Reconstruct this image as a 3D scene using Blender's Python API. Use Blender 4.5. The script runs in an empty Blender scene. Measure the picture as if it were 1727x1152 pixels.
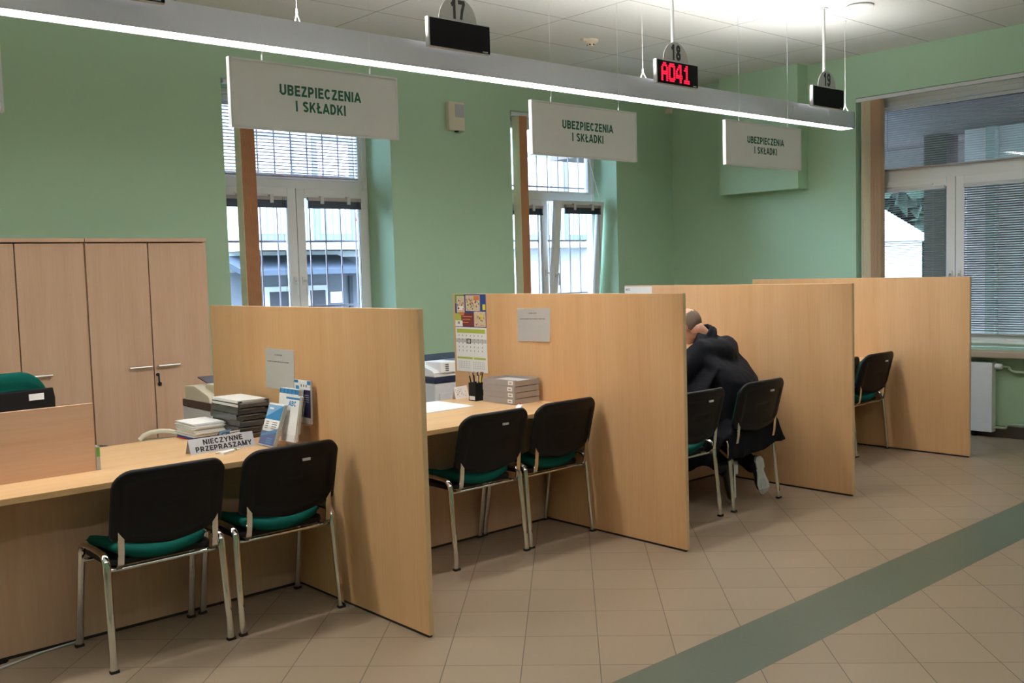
import bpy, bmesh, math, random
from mathutils import Vector, Matrix
from mathutils import noise as mnoise

PI = math.pi
SC = bpy.context.scene
COL = SC.collection
random.seed(7)

# ------------------------------------------------------------------ camera
cam_d = bpy.data.cameras.new('camera')
cam_d.sensor_fit = 'HORIZONTAL'
cam_d.sensor_width = 36.0
cam_d.lens = 1675.118 / 1727.0 * 36.0
cam_d.clip_start = 0.05
cam_d.clip_end = 200
cam = bpy.data.objects.new('camera', cam_d)
COL.objects.link(cam)
right = Vector((0.7445424595, -0.6669646116, -0.0285435269))
up = -Vector((-0.0693484941, -0.0347475235, -0.9969871594))
back = -Vector((0.6639633366, 0.7442787224, -0.0721239980))
m4 = Matrix.Identity(4)
for i in range(3):
    m4[i][0], m4[i][1], m4[i][2] = right[i], up[i], back[i]
m4[0][3], m4[1][3], m4[2][3] = -2.49873, -3.37442, 1.57381
cam.matrix_world = m4
SC.camera = cam

# ------------------------------------------------------------------ world, exposure
world = bpy.data.worlds.new('sky')
SC.world = world
world.use_nodes = True
wn = world.node_tree.nodes
bg = wn['Background']
bg.inputs['Color'].default_value = (0.50, 0.71, 1.0, 1)
bg.inputs['Strength'].default_value = 32.0
SC.view_settings.view_transform = 'Standard'
SC.view_settings.look = 'None'
SC.view_settings.gamma = 1
SC.view_settings.exposure = 0.0
SC.view_settings.use_curve_mapping = False
SC.cycles.use_denoising = True
SC.cycles.max_bounces = 8
SC.cycles.diffuse_bounces = 5
SC.cycles.glossy_bounces = 4
SC.cycles.transmission_bounces = 6
SC.cycles.transparent_max_bounces = 16
SC.cycles.sample_clamp_indirect = 6
SC.cycles.caustics_reflective = False
SC.cycles.caustics_refractive = False

LAMP_DOWN = 39.0
LAMP_UP = 42.0
HALL_FILL = 12.0  # strength of the unseen fill lamp added over the waiting side

def portal(name, loc, rot, sx, sy):
    l = bpy.data.lights.new(name, 'AREA')
    l.shape = 'RECTANGLE'; l.size = sx; l.size_y = sy
    l.cycles.is_portal = True
    o = bpy.data.objects.new(name, l)
    o.location = loc; o.rotation_euler = rot
    COL.objects.link(o)
portal('daylight_portal', (1.76, 4.42, 1.97), (-PI/2, 0, 0), 1.5, 2.2)
portal('daylight_portal', (4.67, 4.42, 1.97), (-PI/2, 0, 0), 1.5, 2.2)
portal('daylight_portal', (6.78, 0.65, 1.95), (PI/2, 0, PI/2), 1.7, 2.2)

# ------------------------------------------------------------------ dimensions
PD = 1.7634          # booth pitch
PT = 0.025           # partition thickness
PF = PT / 2
PL = 1.9875          # partition length
PH = 1.42            # partition height
DZ = 0.75            # worktop height
DF = 0.745           # worktop front
MY = 1.094           # front panel
XE = 6.347           # right wall
YB = 3.768           # back wall
ZC = 3.495           # ceiling
XL = -5.2
YF = -6.0

# ------------------------------------------------------------------ materials
MATS = {}
def newmat(name):
    m = bpy.data.materials.new(name); m.use_nodes = True
    MATS[name] = m
    return m, m.node_tree.nodes, m.node_tree.links, m.node_tree.nodes['Principled BSDF']

def setspec(b, v):
    k = 'Specular IOR Level'
    if k in b.inputs: b.inputs[k].default_value = v

def plain(name, col, rough=0.5, metal=0.0, spec=0.5, var=0.04, scale=20, bump=0.0, bscale=200, alpha=1.0):
    m, n, l, b = newmat(name)
    b.inputs['Roughness'].default_value = rough
    b.inputs['Metallic'].default_value = metal
    setspec(b, spec)
    tc = n.new('ShaderNodeTexCoord')
    nz = n.new('ShaderNodeTexNoise'); nz.inputs['Scale'].default_value = scale; nz.inputs['Detail'].default_value = 3
    l.new(tc.outputs['Object'], nz.inputs['Vector'])
    mx = n.new('ShaderNodeMixRGB'); mx.blend_type = 'MIX'
    mx.inputs[1].default_value = tuple(c * (1 - var) for c in col) + (1,)
    mx.inputs[2].default_value = tuple(min(1, c * (1 + var)) for c in col) + (1,)
    l.new(nz.outputs['Fac'], mx.inputs[0]); l.new(mx.outputs[0], b.inputs['Base Color'])
    if bump:
        n2 = n.new('ShaderNodeTexNoise'); n2.inputs['Scale'].default_value = bscale
        l.new(tc.outputs['Object'], n2.inputs['Vector'])
        bp = n.new('ShaderNodeBump'); bp.inputs['Strength'].default_value = bump; bp.inputs['Distance'].default_value = 0.004
        l.new(n2.outputs['Fac'], bp.inputs['Height']); l.new(bp.outputs['Normal'], b.inputs['Normal'])
    if alpha < 1:
        b.inputs['Alpha'].default_value = alpha
    return m

def emis(name, col, s):
    m, n, l, b = newmat(name)
    b.inputs['Base Color'].default_value = (*col, 1)
    b.inputs['Emission Color'].default_value = (*col, 1)
    b.inputs['Emission Strength'].default_value = s
    return m

def wood(name, col, dark, axis='Z', rough=0.42):
    """grain running along axis"""
    m, n, l, b = newmat(name)
    b.inputs['Roughness'].default_value = rough
    setspec(b, 0.35)
    tc = n.new('ShaderNodeTexCoord')
    mp = n.new('ShaderNodeMapping')
    sc = {'Z': (9, 9, 0.55), 'X': (0.55, 9, 9), 'Y': (9, 0.55, 9)}[axis]
    mp.inputs['Scale'].default_value = sc
    l.new(tc.outputs['Object'], mp.inputs['Vector'])
    nz = n.new('ShaderNodeTexNoise'); nz.inputs['Scale'].default_value = 1.0
    nz.inputs['Detail'].default_value = 5; nz.inputs['Roughness'].default_value = 0.55; nz.inputs['Distortion'].default_value = 0.4
    l.new(mp.outputs[0], nz.inputs['Vector'])
    mp2 = n.new('ShaderNodeMapping')
    mp2.inputs['Scale'].default_value = tuple(c * (9 if c > 1 else 6) for c in sc)
    l.new(tc.outputs['Object'], mp2.inputs['Vector'])
    nf = n.new('ShaderNodeTexNoise'); nf.inputs['Scale'].default_value = 1.0; nf.inputs['Detail'].default_value = 2
    l.new(mp2.outputs[0], nf.inputs['Vector'])
    cr = n.new('ShaderNodeValToRGB')
    cr.color_ramp.elements[0].position = 0.30; cr.color_ramp.elements[0].color = (*dark, 1)
    cr.color_ramp.elements[1].position = 0.62; cr.color_ramp.elements[1].color = (*col, 1)
    l.new(nz.outputs['Fac'], cr.inputs[0])
    mx = n.new('ShaderNodeMixRGB'); mx.blend_type = 'OVERLAY'; mx.inputs[0].default_value = 0.10
    l.new(cr.outputs[0], mx.inputs[1]); l.new(nf.outputs['Fac'], mx.inputs[2])
    l.new(mx.outputs[0], b.inputs['Base Color'])
    return m

maple = wood('maple_board', (0.64, 0.39, 0.195), (0.595, 0.345, 0.16), 'Z')
maple_top = wood('maple_top', (0.66, 0.43, 0.225), (0.60, 0.37, 0.18), 'X', 0.35)
beech = wood('beech_board', (0.58, 0.385, 0.26), (0.53, 0.335, 0.215), 'Z')
beech_x = wood('beech_rail', (0.64, 0.42, 0.29), (0.58, 0.36, 0.235), 'X')
edge_pale = plain('edge_band', (0.62, 0.43, 0.24), 0.4)
gap_dark = plain('shadow_gap', (0.02, 0.016, 0.012), 0.8)  # near-black standing in for the shade below panels and counters
wall_green = plain('green_paint', (0.395, 0.57, 0.40), 0.75, spec=0.2, var=0.035, scale=1.3, bump=0.08, bscale=160)
ceil_m = None
chrome = plain('chrome', (0.74, 0.74, 0.73), 0.06, 1.0, var=0.01)
steel = plain('brushed_steel', (0.62, 0.61, 0.59), 0.3, 1.0, var=0.02)
black_pl = plain('black_plastic', (0.006, 0.006, 0.0065), 0.5, spec=0.22, bump=0.12, bscale=700)
black_gl = plain('black_screen', (0.004, 0.004, 0.005), 0.5, spec=0.1)
green_fab = plain('green_fabric', (0.004, 0.085, 0.068), 0.9, spec=0.1, var=0.15, scale=300, bump=0.3, bscale=900)
rubber = plain('black_rubber', (0.01, 0.01, 0.01), 0.8)
white_paint = plain('white_enamel', (0.78, 0.78, 0.76), 0.35)
alu = plain('silver_lacquer', (0.60, 0.61, 0.66), 0.4, 0.35, var=0.02)
sign_white = plain('white_board', (0.86, 0.86, 0.86), 0.5, var=0.01)
sign_edge = plain('pale_grey_frame', (0.76, 0.77, 0.78), 0.35)
text_green = plain('green_lettering', (0.0, 0.095, 0.042), 0.5)
text_black = plain('black_lettering', (0.012, 0.012, 0.014), 0.5)
text_grey = plain('grey_print', (0.16, 0.16, 0.17), 0.7)
plate_grey = plain('grey_plate', (0.50, 0.50, 0.48), 0.4)
upvc = plain('white_pvc', (0.84, 0.84, 0.83), 0.3, var=0.015)
strip_dark = plain('dark_slats', (0.02, 0.028, 0.04), 0.4)
slat_m = plain('silver_slats', (0.37, 0.32, 0.315), 0.5, 0.0)
louvre_cream = plain('cream_louvre', (0.84, 0.75, 0.54), 0.8, var=0.05)
louvre_tan = plain('tan_louvre', (0.56, 0.285, 0.135), 0.8, var=0.08, scale=80)
louvre_pale = plain('pale_tan_louvre', (0.63, 0.42, 0.26), 0.8, var=0.08, scale=80)
iron = plain('painted_iron', (0.12, 0.09, 0.10), 0.6)
paper = plain('white_paper', (0.86, 0.86, 0.84), 0.8, var=0.02)
cream_pl = plain('cream_plastic', (0.68, 0.62, 0.48), 0.5)
grey_pl = plain('grey_plastic', (0.42, 0.42, 0.43), 0.5)
light_pl = plain('light_grey_plastic', (0.62, 0.63, 0.64), 0.45)
brown_pl = plain('dark_brown_plastic', (0.055, 0.03, 0.026), 0.45)
navy_pl = plain('dark_blue_plastic', (0.014, 0.02, 0.05), 0.4)
blue_p = plain('blue_print', (0.02, 0.055, 0.25), 0.6)
mid_blue = plain('mid_blue_print', (0.03, 0.20, 0.42), 0.6)
pale_blue = plain('pale_blue_print', (0.20, 0.38, 0.62), 0.6)
navy_p = plain('navy_print', (0.016, 0.014, 0.06), 0.6)
red_p = plain('red_card', (0.42, 0.02, 0.03), 0.6)
maroon_p = plain('maroon_print', (0.16, 0.022, 0.018), 0.6)
lime_p = plain('lime_print', (0.42, 0.50, 0.06), 0.6)
yellow_p = plain('yellow_print', (0.75, 0.62, 0.05), 0.6)
peach_p = plain('cream_picture', (0.66, 0.52, 0.36), 0.6, var=0.45, scale=90)
orange_p = plain('orange_print', (0.65, 0.20, 0.06), 0.6)
cobalt_p = plain('cobalt_print', (0.01, 0.045, 0.20), 0.6)
leaf_gr = plain('green_print', (0.10, 0.30, 0.05), 0.6)
grey_band = plain('grey_band', (0.52, 0.53, 0.53), 0.6)
smoke_t = plain('smoky_plastic', (0.075, 0.078, 0.075), 0.2, alpha=0.88)
smoke_l = plain('frosted_plastic', (0.40, 0.37, 0.355), 0.3, alpha=0.85, var=0.10, scale=14)
clear_pl = plain('clear_plastic', (0.6, 0.62, 0.64), 0.1, alpha=0.10)
skin_m = plain('skin', (0.56, 0.29, 0.20), 0.55, var=0.06, scale=30)
hair_m = plain('short_brown_hair', (0.12, 0.082, 0.058), 0.85, var=0.4, scale=220)
coat_m = plain('navy_cloth', (0.0055, 0.006, 0.009), 0.8, spec=0.12, var=0.2, scale=40, bump=0.25, bscale=60)
trou_m = plain('black_trouser_cloth', (0.008, 0.008, 0.010), 0.85, spec=0.15, var=0.2, scale=60)
sole_m = plain('pale_sole', (0.62, 0.62, 0.59), 0.7, var=0.2, scale=22)
sole_d = plain('worn_sole_patch', (0.50, 0.52, 0.53), 0.75, var=0.25, scale=35)
shoe_m = plain('black_leather', (0.010, 0.010, 0.011), 0.4)
sill_beige = plain('beige_sill', (0.46, 0.37, 0.27), 0.5)
skirt_dark = plain('brown_tile', (0.075, 0.058, 0.048), 0.5)

def glass_mat():
    m = bpy.data.materials.new('window_glass'); m.use_nodes = True
    n = m.node_tree.nodes; l = m.node_tree.links
    n.clear()
    out = n.new('ShaderNodeOutputMaterial')
    tr = n.new('ShaderNodeBsdfTransparent'); tr.inputs[0].default_value = (0.95, 0.96, 0.965, 1)
    gl = n.new('ShaderNodeBsdfGlossy'); gl.inputs['Roughness'].default_value = 0.02
    fr = n.new('ShaderNodeFresnel'); fr.inputs[0].default_value = 1.35
    mx = n.new('ShaderNodeMixShader')
    l.new(fr.outputs[0], mx.inputs[0]); l.new(tr.outputs[0], mx.inputs[1]); l.new(gl.outputs[0], mx.inputs[2])
    l.new(mx.outputs[0], out.inputs[0])
    return m
glass = glass_mat()

def floor_mat():
    m, n, l, b = newmat('floor_tiles')
    b.inputs['Roughness'].default_value = 0.38
    setspec(b, 0.35)
    geo = n.new('ShaderNodeNewGeometry')
    sep = n.new('ShaderNodeSeparateXYZ'); l.new(geo.outputs['Position'], sep.inputs[0])
    def M(op, a, bb=None, c=None):
        x = n.new('ShaderNodeMath'); x.operation = op
        for i, v in enumerate((a, bb, c)):
            if v is None: continue
            if isinstance(v, (int, float)): x.inputs[i].default_value = v
            else: l.new(v, x.inputs[i])
        return x.outputs[0]
    X, Y = sep.outputs[0], sep.outputs[1]
    P = 0.4385
    u = M('DIVIDE', M('SUBTRACT', M('SUBTRACT', X, Y), 0.1315), P)
    v = M('DIVIDE', M('SUBTRACT', M('ADD', X, Y), 0.012), P)
    fu = M('FRACT', M('ADD', u, 100.0)); fv = M('FRACT', M('ADD', v, 100.0))
    iu = M('FLOOR', M('ADD', u, 100.0)); iv = M('FLOOR', M('ADD', v, 100.0))
    def edge(f): return M('MINIMUM', f, M('SUBTRACT', 1.0, f))
    e = M('MINIMUM', edge(fu), edge(fv))
    g1 = M('LESS_THAN', e, 0.0065)
    # strip of green tiles along the counter
    ins = M('MULTIPLY', M('GREATER_THAN', Y, -1.195), M('LESS_THAN', Y, -0.868))
    fs = M('FRACT', M('ADD', M('DIVIDE', X, 0.327), 100.31))
    g2 = M('LESS_THAN', edge(fs), 0.006)
    eb = M('MAXIMUM', M('LESS_THAN', M('ABSOLUTE', M('ADD', Y, 1.195)), 0.0025), M('LESS_THAN', M('ABSOLUTE', M('ADD', Y, 0.868)), 0.0025))
    grout = M('MAXIMUM', M('ADD', M('MULTIPLY', g1, M('SUBTRACT', 1.0, ins)), M('MULTIPLY', M('MULTIPLY', g2, ins), 0.8)), M('MULTIPLY', eb, 0.7))
    cv = n.new('ShaderNodeCombineXYZ'); l.new(iu, cv.inputs[0]); l.new(iv, cv.inputs[1])
    wnz = n.new('ShaderNodeTexWhiteNoise'); l.new(cv.outputs[0], wnz.inputs[0])
    nz = n.new('ShaderNodeTexNoise'); nz.inputs['Scale'].default_value = 160; nz.inputs['Detail'].default_value = 2
    l.new(geo.outputs['Position'], nz.inputs['Vector'])
    fac = M('ADD', M('MULTIPLY', wnz.outputs['Value'], 0.6), M('MULTIPLY', nz.outputs['Fac'], 0.4))
    beige = n.new('ShaderNodeMixRGB'); beige.inputs[1].default_value = (0.27, 0.203, 0.14, 1); beige.inputs[2].default_value = (0.312, 0.237, 0.165, 1)
    l.new(fac, beige.inputs[0])
    grn = n.new('ShaderNodeMixRGB'); grn.inputs[1].default_value = (0.078, 0.100, 0.072, 1); grn.inputs[2].default_value = (0.104, 0.130, 0.094, 1)
    l.new(nz.outputs['Fac'], grn.inputs[0])
    c1 = n.new('ShaderNodeMixRGB'); l.new(ins, c1.inputs[0]); l.new(beige.outputs[0], c1.inputs[1]); l.new(grn.outputs[0], c1.inputs[2])
    c2 = n.new('ShaderNodeMixRGB'); l.new(grout, c2.inputs[0]); l.new(c1.outputs[0], c2.inputs[1]); c2.inputs[2].default_value = (0.10, 0.075, 0.055, 1)
    l.new(c2.outputs[0], b.inputs['Base Color'])
    bp = n.new('ShaderNodeBump'); bp.inputs['Strength'].default_value = 0.25; bp.inputs['Distance'].default_value = 0.002; bp.invert = True
    l.new(grout, bp.inputs['Height']); l.new(bp.outputs[0], b.inputs['Normal'])
    return m
floor_m = floor_mat()

def ceiling_mat():
    m, n, l, b = newmat('ceiling_panels')
    b.inputs['Roughness'].default_value = 0.9
    setspec(b, 0.1)
    geo = n.new('ShaderNodeNewGeometry')
    sep = n.new('ShaderNodeSeparateXYZ'); l.new(geo.outputs['Position'], sep.inputs[0])
    def M(op, a, bb=None):
        x = n.new('ShaderNodeMath'); x.operation = op
        for i, v in enumerate((a, bb)):
            if v is None: continue
            if isinstance(v, (int, float)): x.inputs[i].default_value = v
            else: l.new(v, x.inputs[i])
        return x.outputs[0]
    fx = M('FRACT', M('ADD', M('DIVIDE', M('SUBTRACT', sep.outputs[0], 3.07), 1.29), 50.0))
    fy = M('FRACT', M('ADD', M('DIVIDE', M('SUBTRACT', sep.outputs[1], 0.17), 0.662), 50.0))
    ex = M('MULTIPLY', M('MINIMUM', fx, M('SUBTRACT', 1.0, fx)), 1.29)
    ey = M('MULTIPLY', M('MINIMUM', fy, M('SUBTRACT', 1.0, fy)), 0.662)
    g = M('LESS_THAN', M('MINIMUM', ex, ey), 0.005)
    nz = n.new('ShaderNodeTexNoise'); nz.inputs['Scale'].default_value = 60
    l.new(geo.outputs['Position'], nz.inputs['Vector'])
    a = n.new('ShaderNodeMixRGB'); a.inputs[1].default_value = (0.66, 0.66, 0.63, 1); a.inputs[2].default_value = (0.72, 0.72, 0.69, 1)
    l.new(nz.outputs['Fac'], a.inputs[0])
    c = n.new('ShaderNodeMixRGB'); c.inputs[2].default_value = (0.36, 0.36, 0.35, 1)
    l.new(g, c.inputs[0]); l.new(a.outputs[0], c.inputs[1])
    l.new(c.outputs[0], b.inputs['Base Color'])
    return m
ceil_m = ceiling_mat()

# ------------------------------------------------------------------ mesh helpers
def bm_new(): return bmesh.new()

def obj(name, bm, mat, parent=None, loc=None, smooth=False, sharp=None):
    me = bpy.data.meshes.new(name)
    bmesh.ops.recalc_face_normals(bm, faces=bm.faces)
    bm.to_mesh(me); bm.free()
    for m in (mat if isinstance(mat, (list, tuple)) else [mat]):
        me.materials.append(m)
    if smooth:
        for p in me.polygons: p.use_smooth = True
        if sharp: me.set_sharp_from_angle(angle=sharp)
    o = bpy.data.objects.new(name, me)
    COL.objects.link(o)
    if parent is not None: o.parent = parent
    if loc is not None: o.location = loc
    return o

def thing(name, label, cat, loc=(0, 0, 0), rotz=0.0, group=None):
    o = bpy.data.objects.new(name, None)
    o.empty_display_size = 0.1
    COL.objects.link(o)
    o.location = loc; o.rotation_euler = (0, 0, rotz)
    o['label'] = label; o['category'] = cat
    if group: o['group'] = group
    return o

def tag(o, label, cat, group=None):
    o['label'] = label; o['category'] = cat
    if group: o['group'] = group
    return o

def struct(o, label=None):
    o['kind'] = 'structure'
    if label: o['label'] = label
    return o

def dup(root, loc, rotz=None, label=None, group=None):
    r = root.copy(); COL.objects.link(r); r.location = loc
    if rotz is not None: r.rotation_euler = (0, 0, rotz)
    if label: r['label'] = label
    if group: r['group'] = group
    for ch in list(root.children):
        c = ch.copy(); COL.objects.link(c); c.parent = r
        for g in ch.children:
            d = g.copy(); COL.objects.link(d); d.parent = c
    return r

def box(bm, x0, x1, y0, y1, z0, z1, bev=0.0, seg=2, mat=0, mtx=None):
    r = bmesh.ops.create_cube(bm, size=1.0)
    vs = r['verts']
    for v in vs:
        v.co = Vector(((x0 + x1) / 2 + v.co.x * (x1 - x0), (y0 + y1) / 2 + v.co.y * (y1 - y0), (z0 + z1) / 2 + v.co.z * (z1 - z0)))
    if mtx is not None:
        for v in vs: v.co = mtx @ v.co
    fs = set(f for v in vs for f in v.link_faces)
    for f in fs: f.material_index = mat
    if bev > 0:
        es = list(set(e for v in vs for e in v.link_edges))
        bmesh.ops.bevel(bm, geom=es, offset=bev, segments=seg, profile=0.7, affect='EDGES')
    return bm

def B(x0, x1, y0, y1, z0, z1, bev=0.0, seg=2):
    return box(bmesh.new(), x0, x1, y0, y1, z0, z1, bev, seg)

def prism(bm, pts, axis, a, b, bev=0.0, mat=0):
    """extrude a 2-D outline along an axis: x->(p,q)=(y,z), y->(x,z), z->(x,y)"""
    def P(p, t):
        return {'x': (t, p[0], p[1]), 'y': (p[0], t, p[1]), 'z': (p[0], p[1], t)}[axis]
    v0 = [bm.verts.new(P(p, a)) for p in pts]
    v1 = [bm.verts.new(P(p, b)) for p in pts]
    fs = [bm.faces.new(v0), bm.faces.new(list(reversed(v1)))]
    n = len(pts)
    for i in range(n):
        fs.append(bm.faces.new((v0[i], v0[(i + 1) % n], v1[(i + 1) % n], v1[i])))
    for f in fs: f.material_index = mat
    if bev > 0:
        es = list(set(e for f in fs[:2] for e in f.edges))
        bmesh.ops.bevel(bm, geom=es, offset=bev, segments=2, profile=0.7, affect='EDGES')
    return bm

def sweep(bm, path, sec, side=None, cap=True, mat=0):
    """sweep 2-D section (a along side, b along normal) along path"""
    path = [Vector(p) for p in path]
    rings = []
    n = len(path)
    prev = None
    for i, p in enumerate(path):
        t = (path[min(i + 1, n - 1)] - path[max(i - 1, 0)]).normalized()
        if side is not None:
            s = Vector(side); s = (s - t * s.dot(t)).normalized()
        elif prev is None:
            s = t.orthogonal().normalized()
        else:
            s = (prev - t * prev.dot(t)).normalized()
        prev = s
        u = t.cross(s).normalized()
        rings.append([bm.verts.new(p + s * a + u * b) for a, b in sec])
    k = len(sec)
    for i in range(n - 1):
        for j in range(k):
            f = bm.faces.new((rings[i][j], rings[i][(j + 1) % k], rings[i + 1][(j + 1) % k], rings[i + 1][j]))
            f.material_index = mat
    if cap:
        for r in (rings[0], rings[-1]):
            f = bm.faces.new(r); f.material_index = mat
    return bm

def circ(r, n=10, ry=None):
    ry = ry or r
    return [(r * math.cos(2 * PI * i / n), ry * math.sin(2 * PI * i / n)) for i in range(n)]

def tube(bm, path, r, n=8, mat=0): return sweep(bm, path, circ(r, n), mat=mat)

def lathe(bm, prof, n=24, c=(0, 0, 0), axis='z', mat=0):
    rings = []
    for r, h in prof:
        ring = []
        for i in range(n):
            a = 2 * PI * i / n
            x, y = max(r, 1e-5) * math.cos(a), max(r, 1e-5) * math.sin(a)
            co = {'z': (x, y, h), 'y': (x, h, y), 'x': (h, x, y)}[axis]
            ring.append(bm.verts.new(Vector(c) + Vector(co)))
        rings.append(ring)
    for i in range(len(rings) - 1):
        for j in range(n):
            f = bm.faces.new((rings[i][j], rings[i][(j + 1) % n], rings[i + 1][(j + 1) % n], rings[i + 1][j])); f.material_index = mat
    for r in (rings[0], rings[-1]):
        bm.faces.new(r).material_index = mat
    return bm

def arc(c, r, a0, a1, n=8):
    return [(c[0] + r * math.cos(a0 + (a1 - a0) * i / n), c[1] + r * math.sin(a0 + (a1 - a0) * i / n)) for i in range(n + 1)]

def rrect(x0, x1, y0, y1, r, n=6):
    return (arc((x1 - r, y1 - r), r, 0, PI / 2, n) + arc((x0 + r, y1 - r), r, PI / 2, PI, n)
            + arc((x0 + r, y0 + r), r, PI, 1.5 * PI, n) + arc((x1 - r, y0 + r), r, 1.5 * PI, 2 * PI, n))

def _arc(cx, cy, rx, ry, a0, a1, n=10):
    return [(cx + rx * math.cos(math.radians(a0 + (a1 - a0) * i / n)), cy + ry * math.sin(math.radians(a0 + (a1 - a0) * i / n))) for i in range(n + 1)]
def _glyphs(h):
    """bold grotesque capitals as centre-line strokes, unit cap height, half stroke h"""
    T, Bt, l = 1 - h, h, h
    G = {}
    G['I'] = (2 * h + 0.02, [[(h + 0.01, 0), (h + 0.01, 1)]])
    w = 0.70; r = w - h
    G['U'] = (w, [[(l, 1), (l, 0.33)] + _arc(w / 2, 0.33, w / 2 - h, 0.33 - h, 180, 360) + [(r, 1)]])
    G['N'] = (w, [[(l, 0), (l, 1)], [(l + 0.01, 1), (r - 0.01, 0)], [(r, 0), (r, 1)]])
    w = 0.66; r = w - h; m = 0.53
    G['B'] = (w, [[(l, 0), (l, 1)], [(l, T), (w - h - (T - m) / 2, T)] + _arc(w - h - (T - m) / 2 - 0.01, (T + m) / 2, (T - m) / 2, (T - m) / 2, 90, -90) + [(l, m)],
                  [(l, m), (w - h - (m - Bt) / 2, m)] + _arc(w - h - (m - Bt) / 2 + 0.005, (m + Bt) / 2, (m - Bt) / 2, (m - Bt) / 2, 90, -90) + [(l, Bt)]])
    G['E'] = (0.58, [[(l, 0), (l, 1)], [(l, T), (0.58, T)], [(l, 0.51), (0.54, 0.51)], [(l, Bt), (0.60, Bt)]])
    G['Z'] = (0.62, [[(0.02, T), (0.58, T)], [(0.52, T), (0.10, Bt)], [(0.0, Bt), (0.62, Bt)]])
    w = 0.64; m = 0.42; q = (T - m) / 2
    G['P'] = (w, [[(l, 0), (l, 1)], [(l, T), (w - h - q, T)] + _arc(w - h - q, (T + m) / 2, q, q, 90, -90) + [(l, m)]])
    G['R'] = (0.68, [[(l, 0), (l, 1)], [(l, T), (w - h - q, T)] + _arc(w - h - q, (T + m) / 2, q, q, 90, -90) + [(l, m)], [(0.34, m), (0.57, 0)]])
    w = 0.70
    G['C'] = (w, [_arc(w / 2, 0.5, w / 2 - h, 0.5 - h, 38, 322, 22)])
    G['D'] = (0.68, [[(l, 0), (l, 1)], [(l, T), (0.30, T)] + _arc(0.30, 0.5, 0.68 - h - 0.30, 0.5 - h, 90, -90, 14) + [(l, Bt)]])
    G['A'] = (0.74, [[(0.05, 0), (0.37, 1.03)], [(0.37, 1.03), (0.69, 0)], [(0.18, 0.30), (0.56, 0.30)]])
    G['S'] = (0.64, [_arc(0.32, 0.735, 0.32 - h, 0.265 - h, 20, 250, 12) + [(0.36, 0.49)] + _arc(0.32, 0.275, 0.32 - h, 0.275 - h, 75, -160, 12)])
    G['K'] = (0.70, [[(l, 0), (l, 1)], [(l + 0.02, 0.36), (0.60, 1)], [(0.30, 0.58), (0.62, 0)]])
    G['\u0141'] = (0.60, [[(l + 0.06, 0), (l + 0.06, 1)], [(l + 0.06, Bt), (0.60, Bt)], [(0.0, 0.40), (0.40, 0.66)]])
    G['Y'] = (0.70, [[(0.06, 1), (0.35, 0.46)], [(0.64, 1), (0.35, 0.46)], [(0.35, 0.5), (0.35, 0)]])
    G['M'] = (0.84, [[(l, 0), (l, 1)], [(l + 0.01, 1), (0.42, 0.05)], [(0.42, 0.05), (0.84 - h - 0.01, 1)], [(0.84 - h, 0), (0.84 - h, 1)]])
    G['0'] = (0.58, [_arc(0.29, 0.5, 0.29 - h, 0.5 - h, 0, 360, 24)])
    G['1'] = (0.46, [[(0.30, 0), (0.30, 1)], [(0.06, 0.70), (0.20, 0.78), (0.27, 0.95)]])
    G['3'] = (0.56, [_arc(0.27, 0.74, 0.28 - h, 0.26 - h, 160, -80, 12), _arc(0.27, 0.275, 0.29 - h, 0.275 - h, 80, -160, 12)])
    G['7'] = (0.58, [[(0.02, T), (0.56, T)], [(0.50, T), (0.33, 0.45), (0.24, 0)]])
    G['8'] = (0.58, [_arc(0.29, 0.745, 0.26 - h, 0.255 - h, 0, 360, 20), _arc(0.29, 0.275, 0.29 - h, 0.275 - h, 0, 360, 20)])
    G['9'] = (0.58, [_arc(0.29, 0.68, 0.29 - h, 0.32 - h, 0, 360, 20), [(0.58 - h, 0.68)] + _arc(0.27, 0.42, 0.31 - h, 0.42 - h, 20, -150, 12)])
    return G
def text(name, s, cap, mat, parent, origin, xdir, ydir, width=None, half=0.105, gap=0.12, lift=0.0006):
    """bold lettering centred at origin; cap = capital height, xdir = reading direction, ydir = up"""
    G = _glyphs(half)
    total = sum(0.34 if ch == ' ' else G[ch][0] for ch in s) + gap * (len(s) - 1)
    sx = (width / total) if width else cap
    X = Vector(xdir).normalized(); Y = Vector(ydir).normalized(); Z = X.cross(Y)
    O = Vector(origin)
    bm = bmesh.new()
    x0 = -total / 2
    for ch in s:
        if ch == ' ': x0 += 0.34 + gap; continue
        w, strokes = G[ch]
        for si, pl in enumerate(strokes):
            n = len(pl); L, R_ = [], []
            for i in range(n):
                p = Vector(pl[i]).to_3d()
                d0 = (Vector(pl[i]) - Vector(pl[i - 1])).normalized() if i > 0 else None
                d1 = (Vector(pl[i + 1]) - Vector(pl[i])).normalized() if i < n - 1 else None
                d0 = d0 or d1; d1 = d1 or d0
                n0 = Vector((-d0.y, d0.x)); n1 = Vector((-d1.y, d1.x))
                nn = n0 + n1
                nn = nn.normalized() if nn.length > 0.1 else n0
                k = half / max(0.5, nn.dot(n0))
                for lst, sg in ((L, 1), (R_, -1)):
                    q = (pl[i][0] + nn.x * k * sg, min(1.0, max(0.0, pl[i][1] + nn.y * k * sg)))
                    lst.append(bm.verts.new(O + X * ((x0 + q[0]) * sx) + Y * ((q[1] - 0.5) * cap) + Z * (lift + si * 0.00004)))
            for i in range(n - 1):
                try: bm.faces.new((R_[i], R_[i + 1], L[i + 1], L[i]))
                except ValueError: pass
        x0 += w + gap
    return obj(name, bm, mat, parent)

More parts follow.
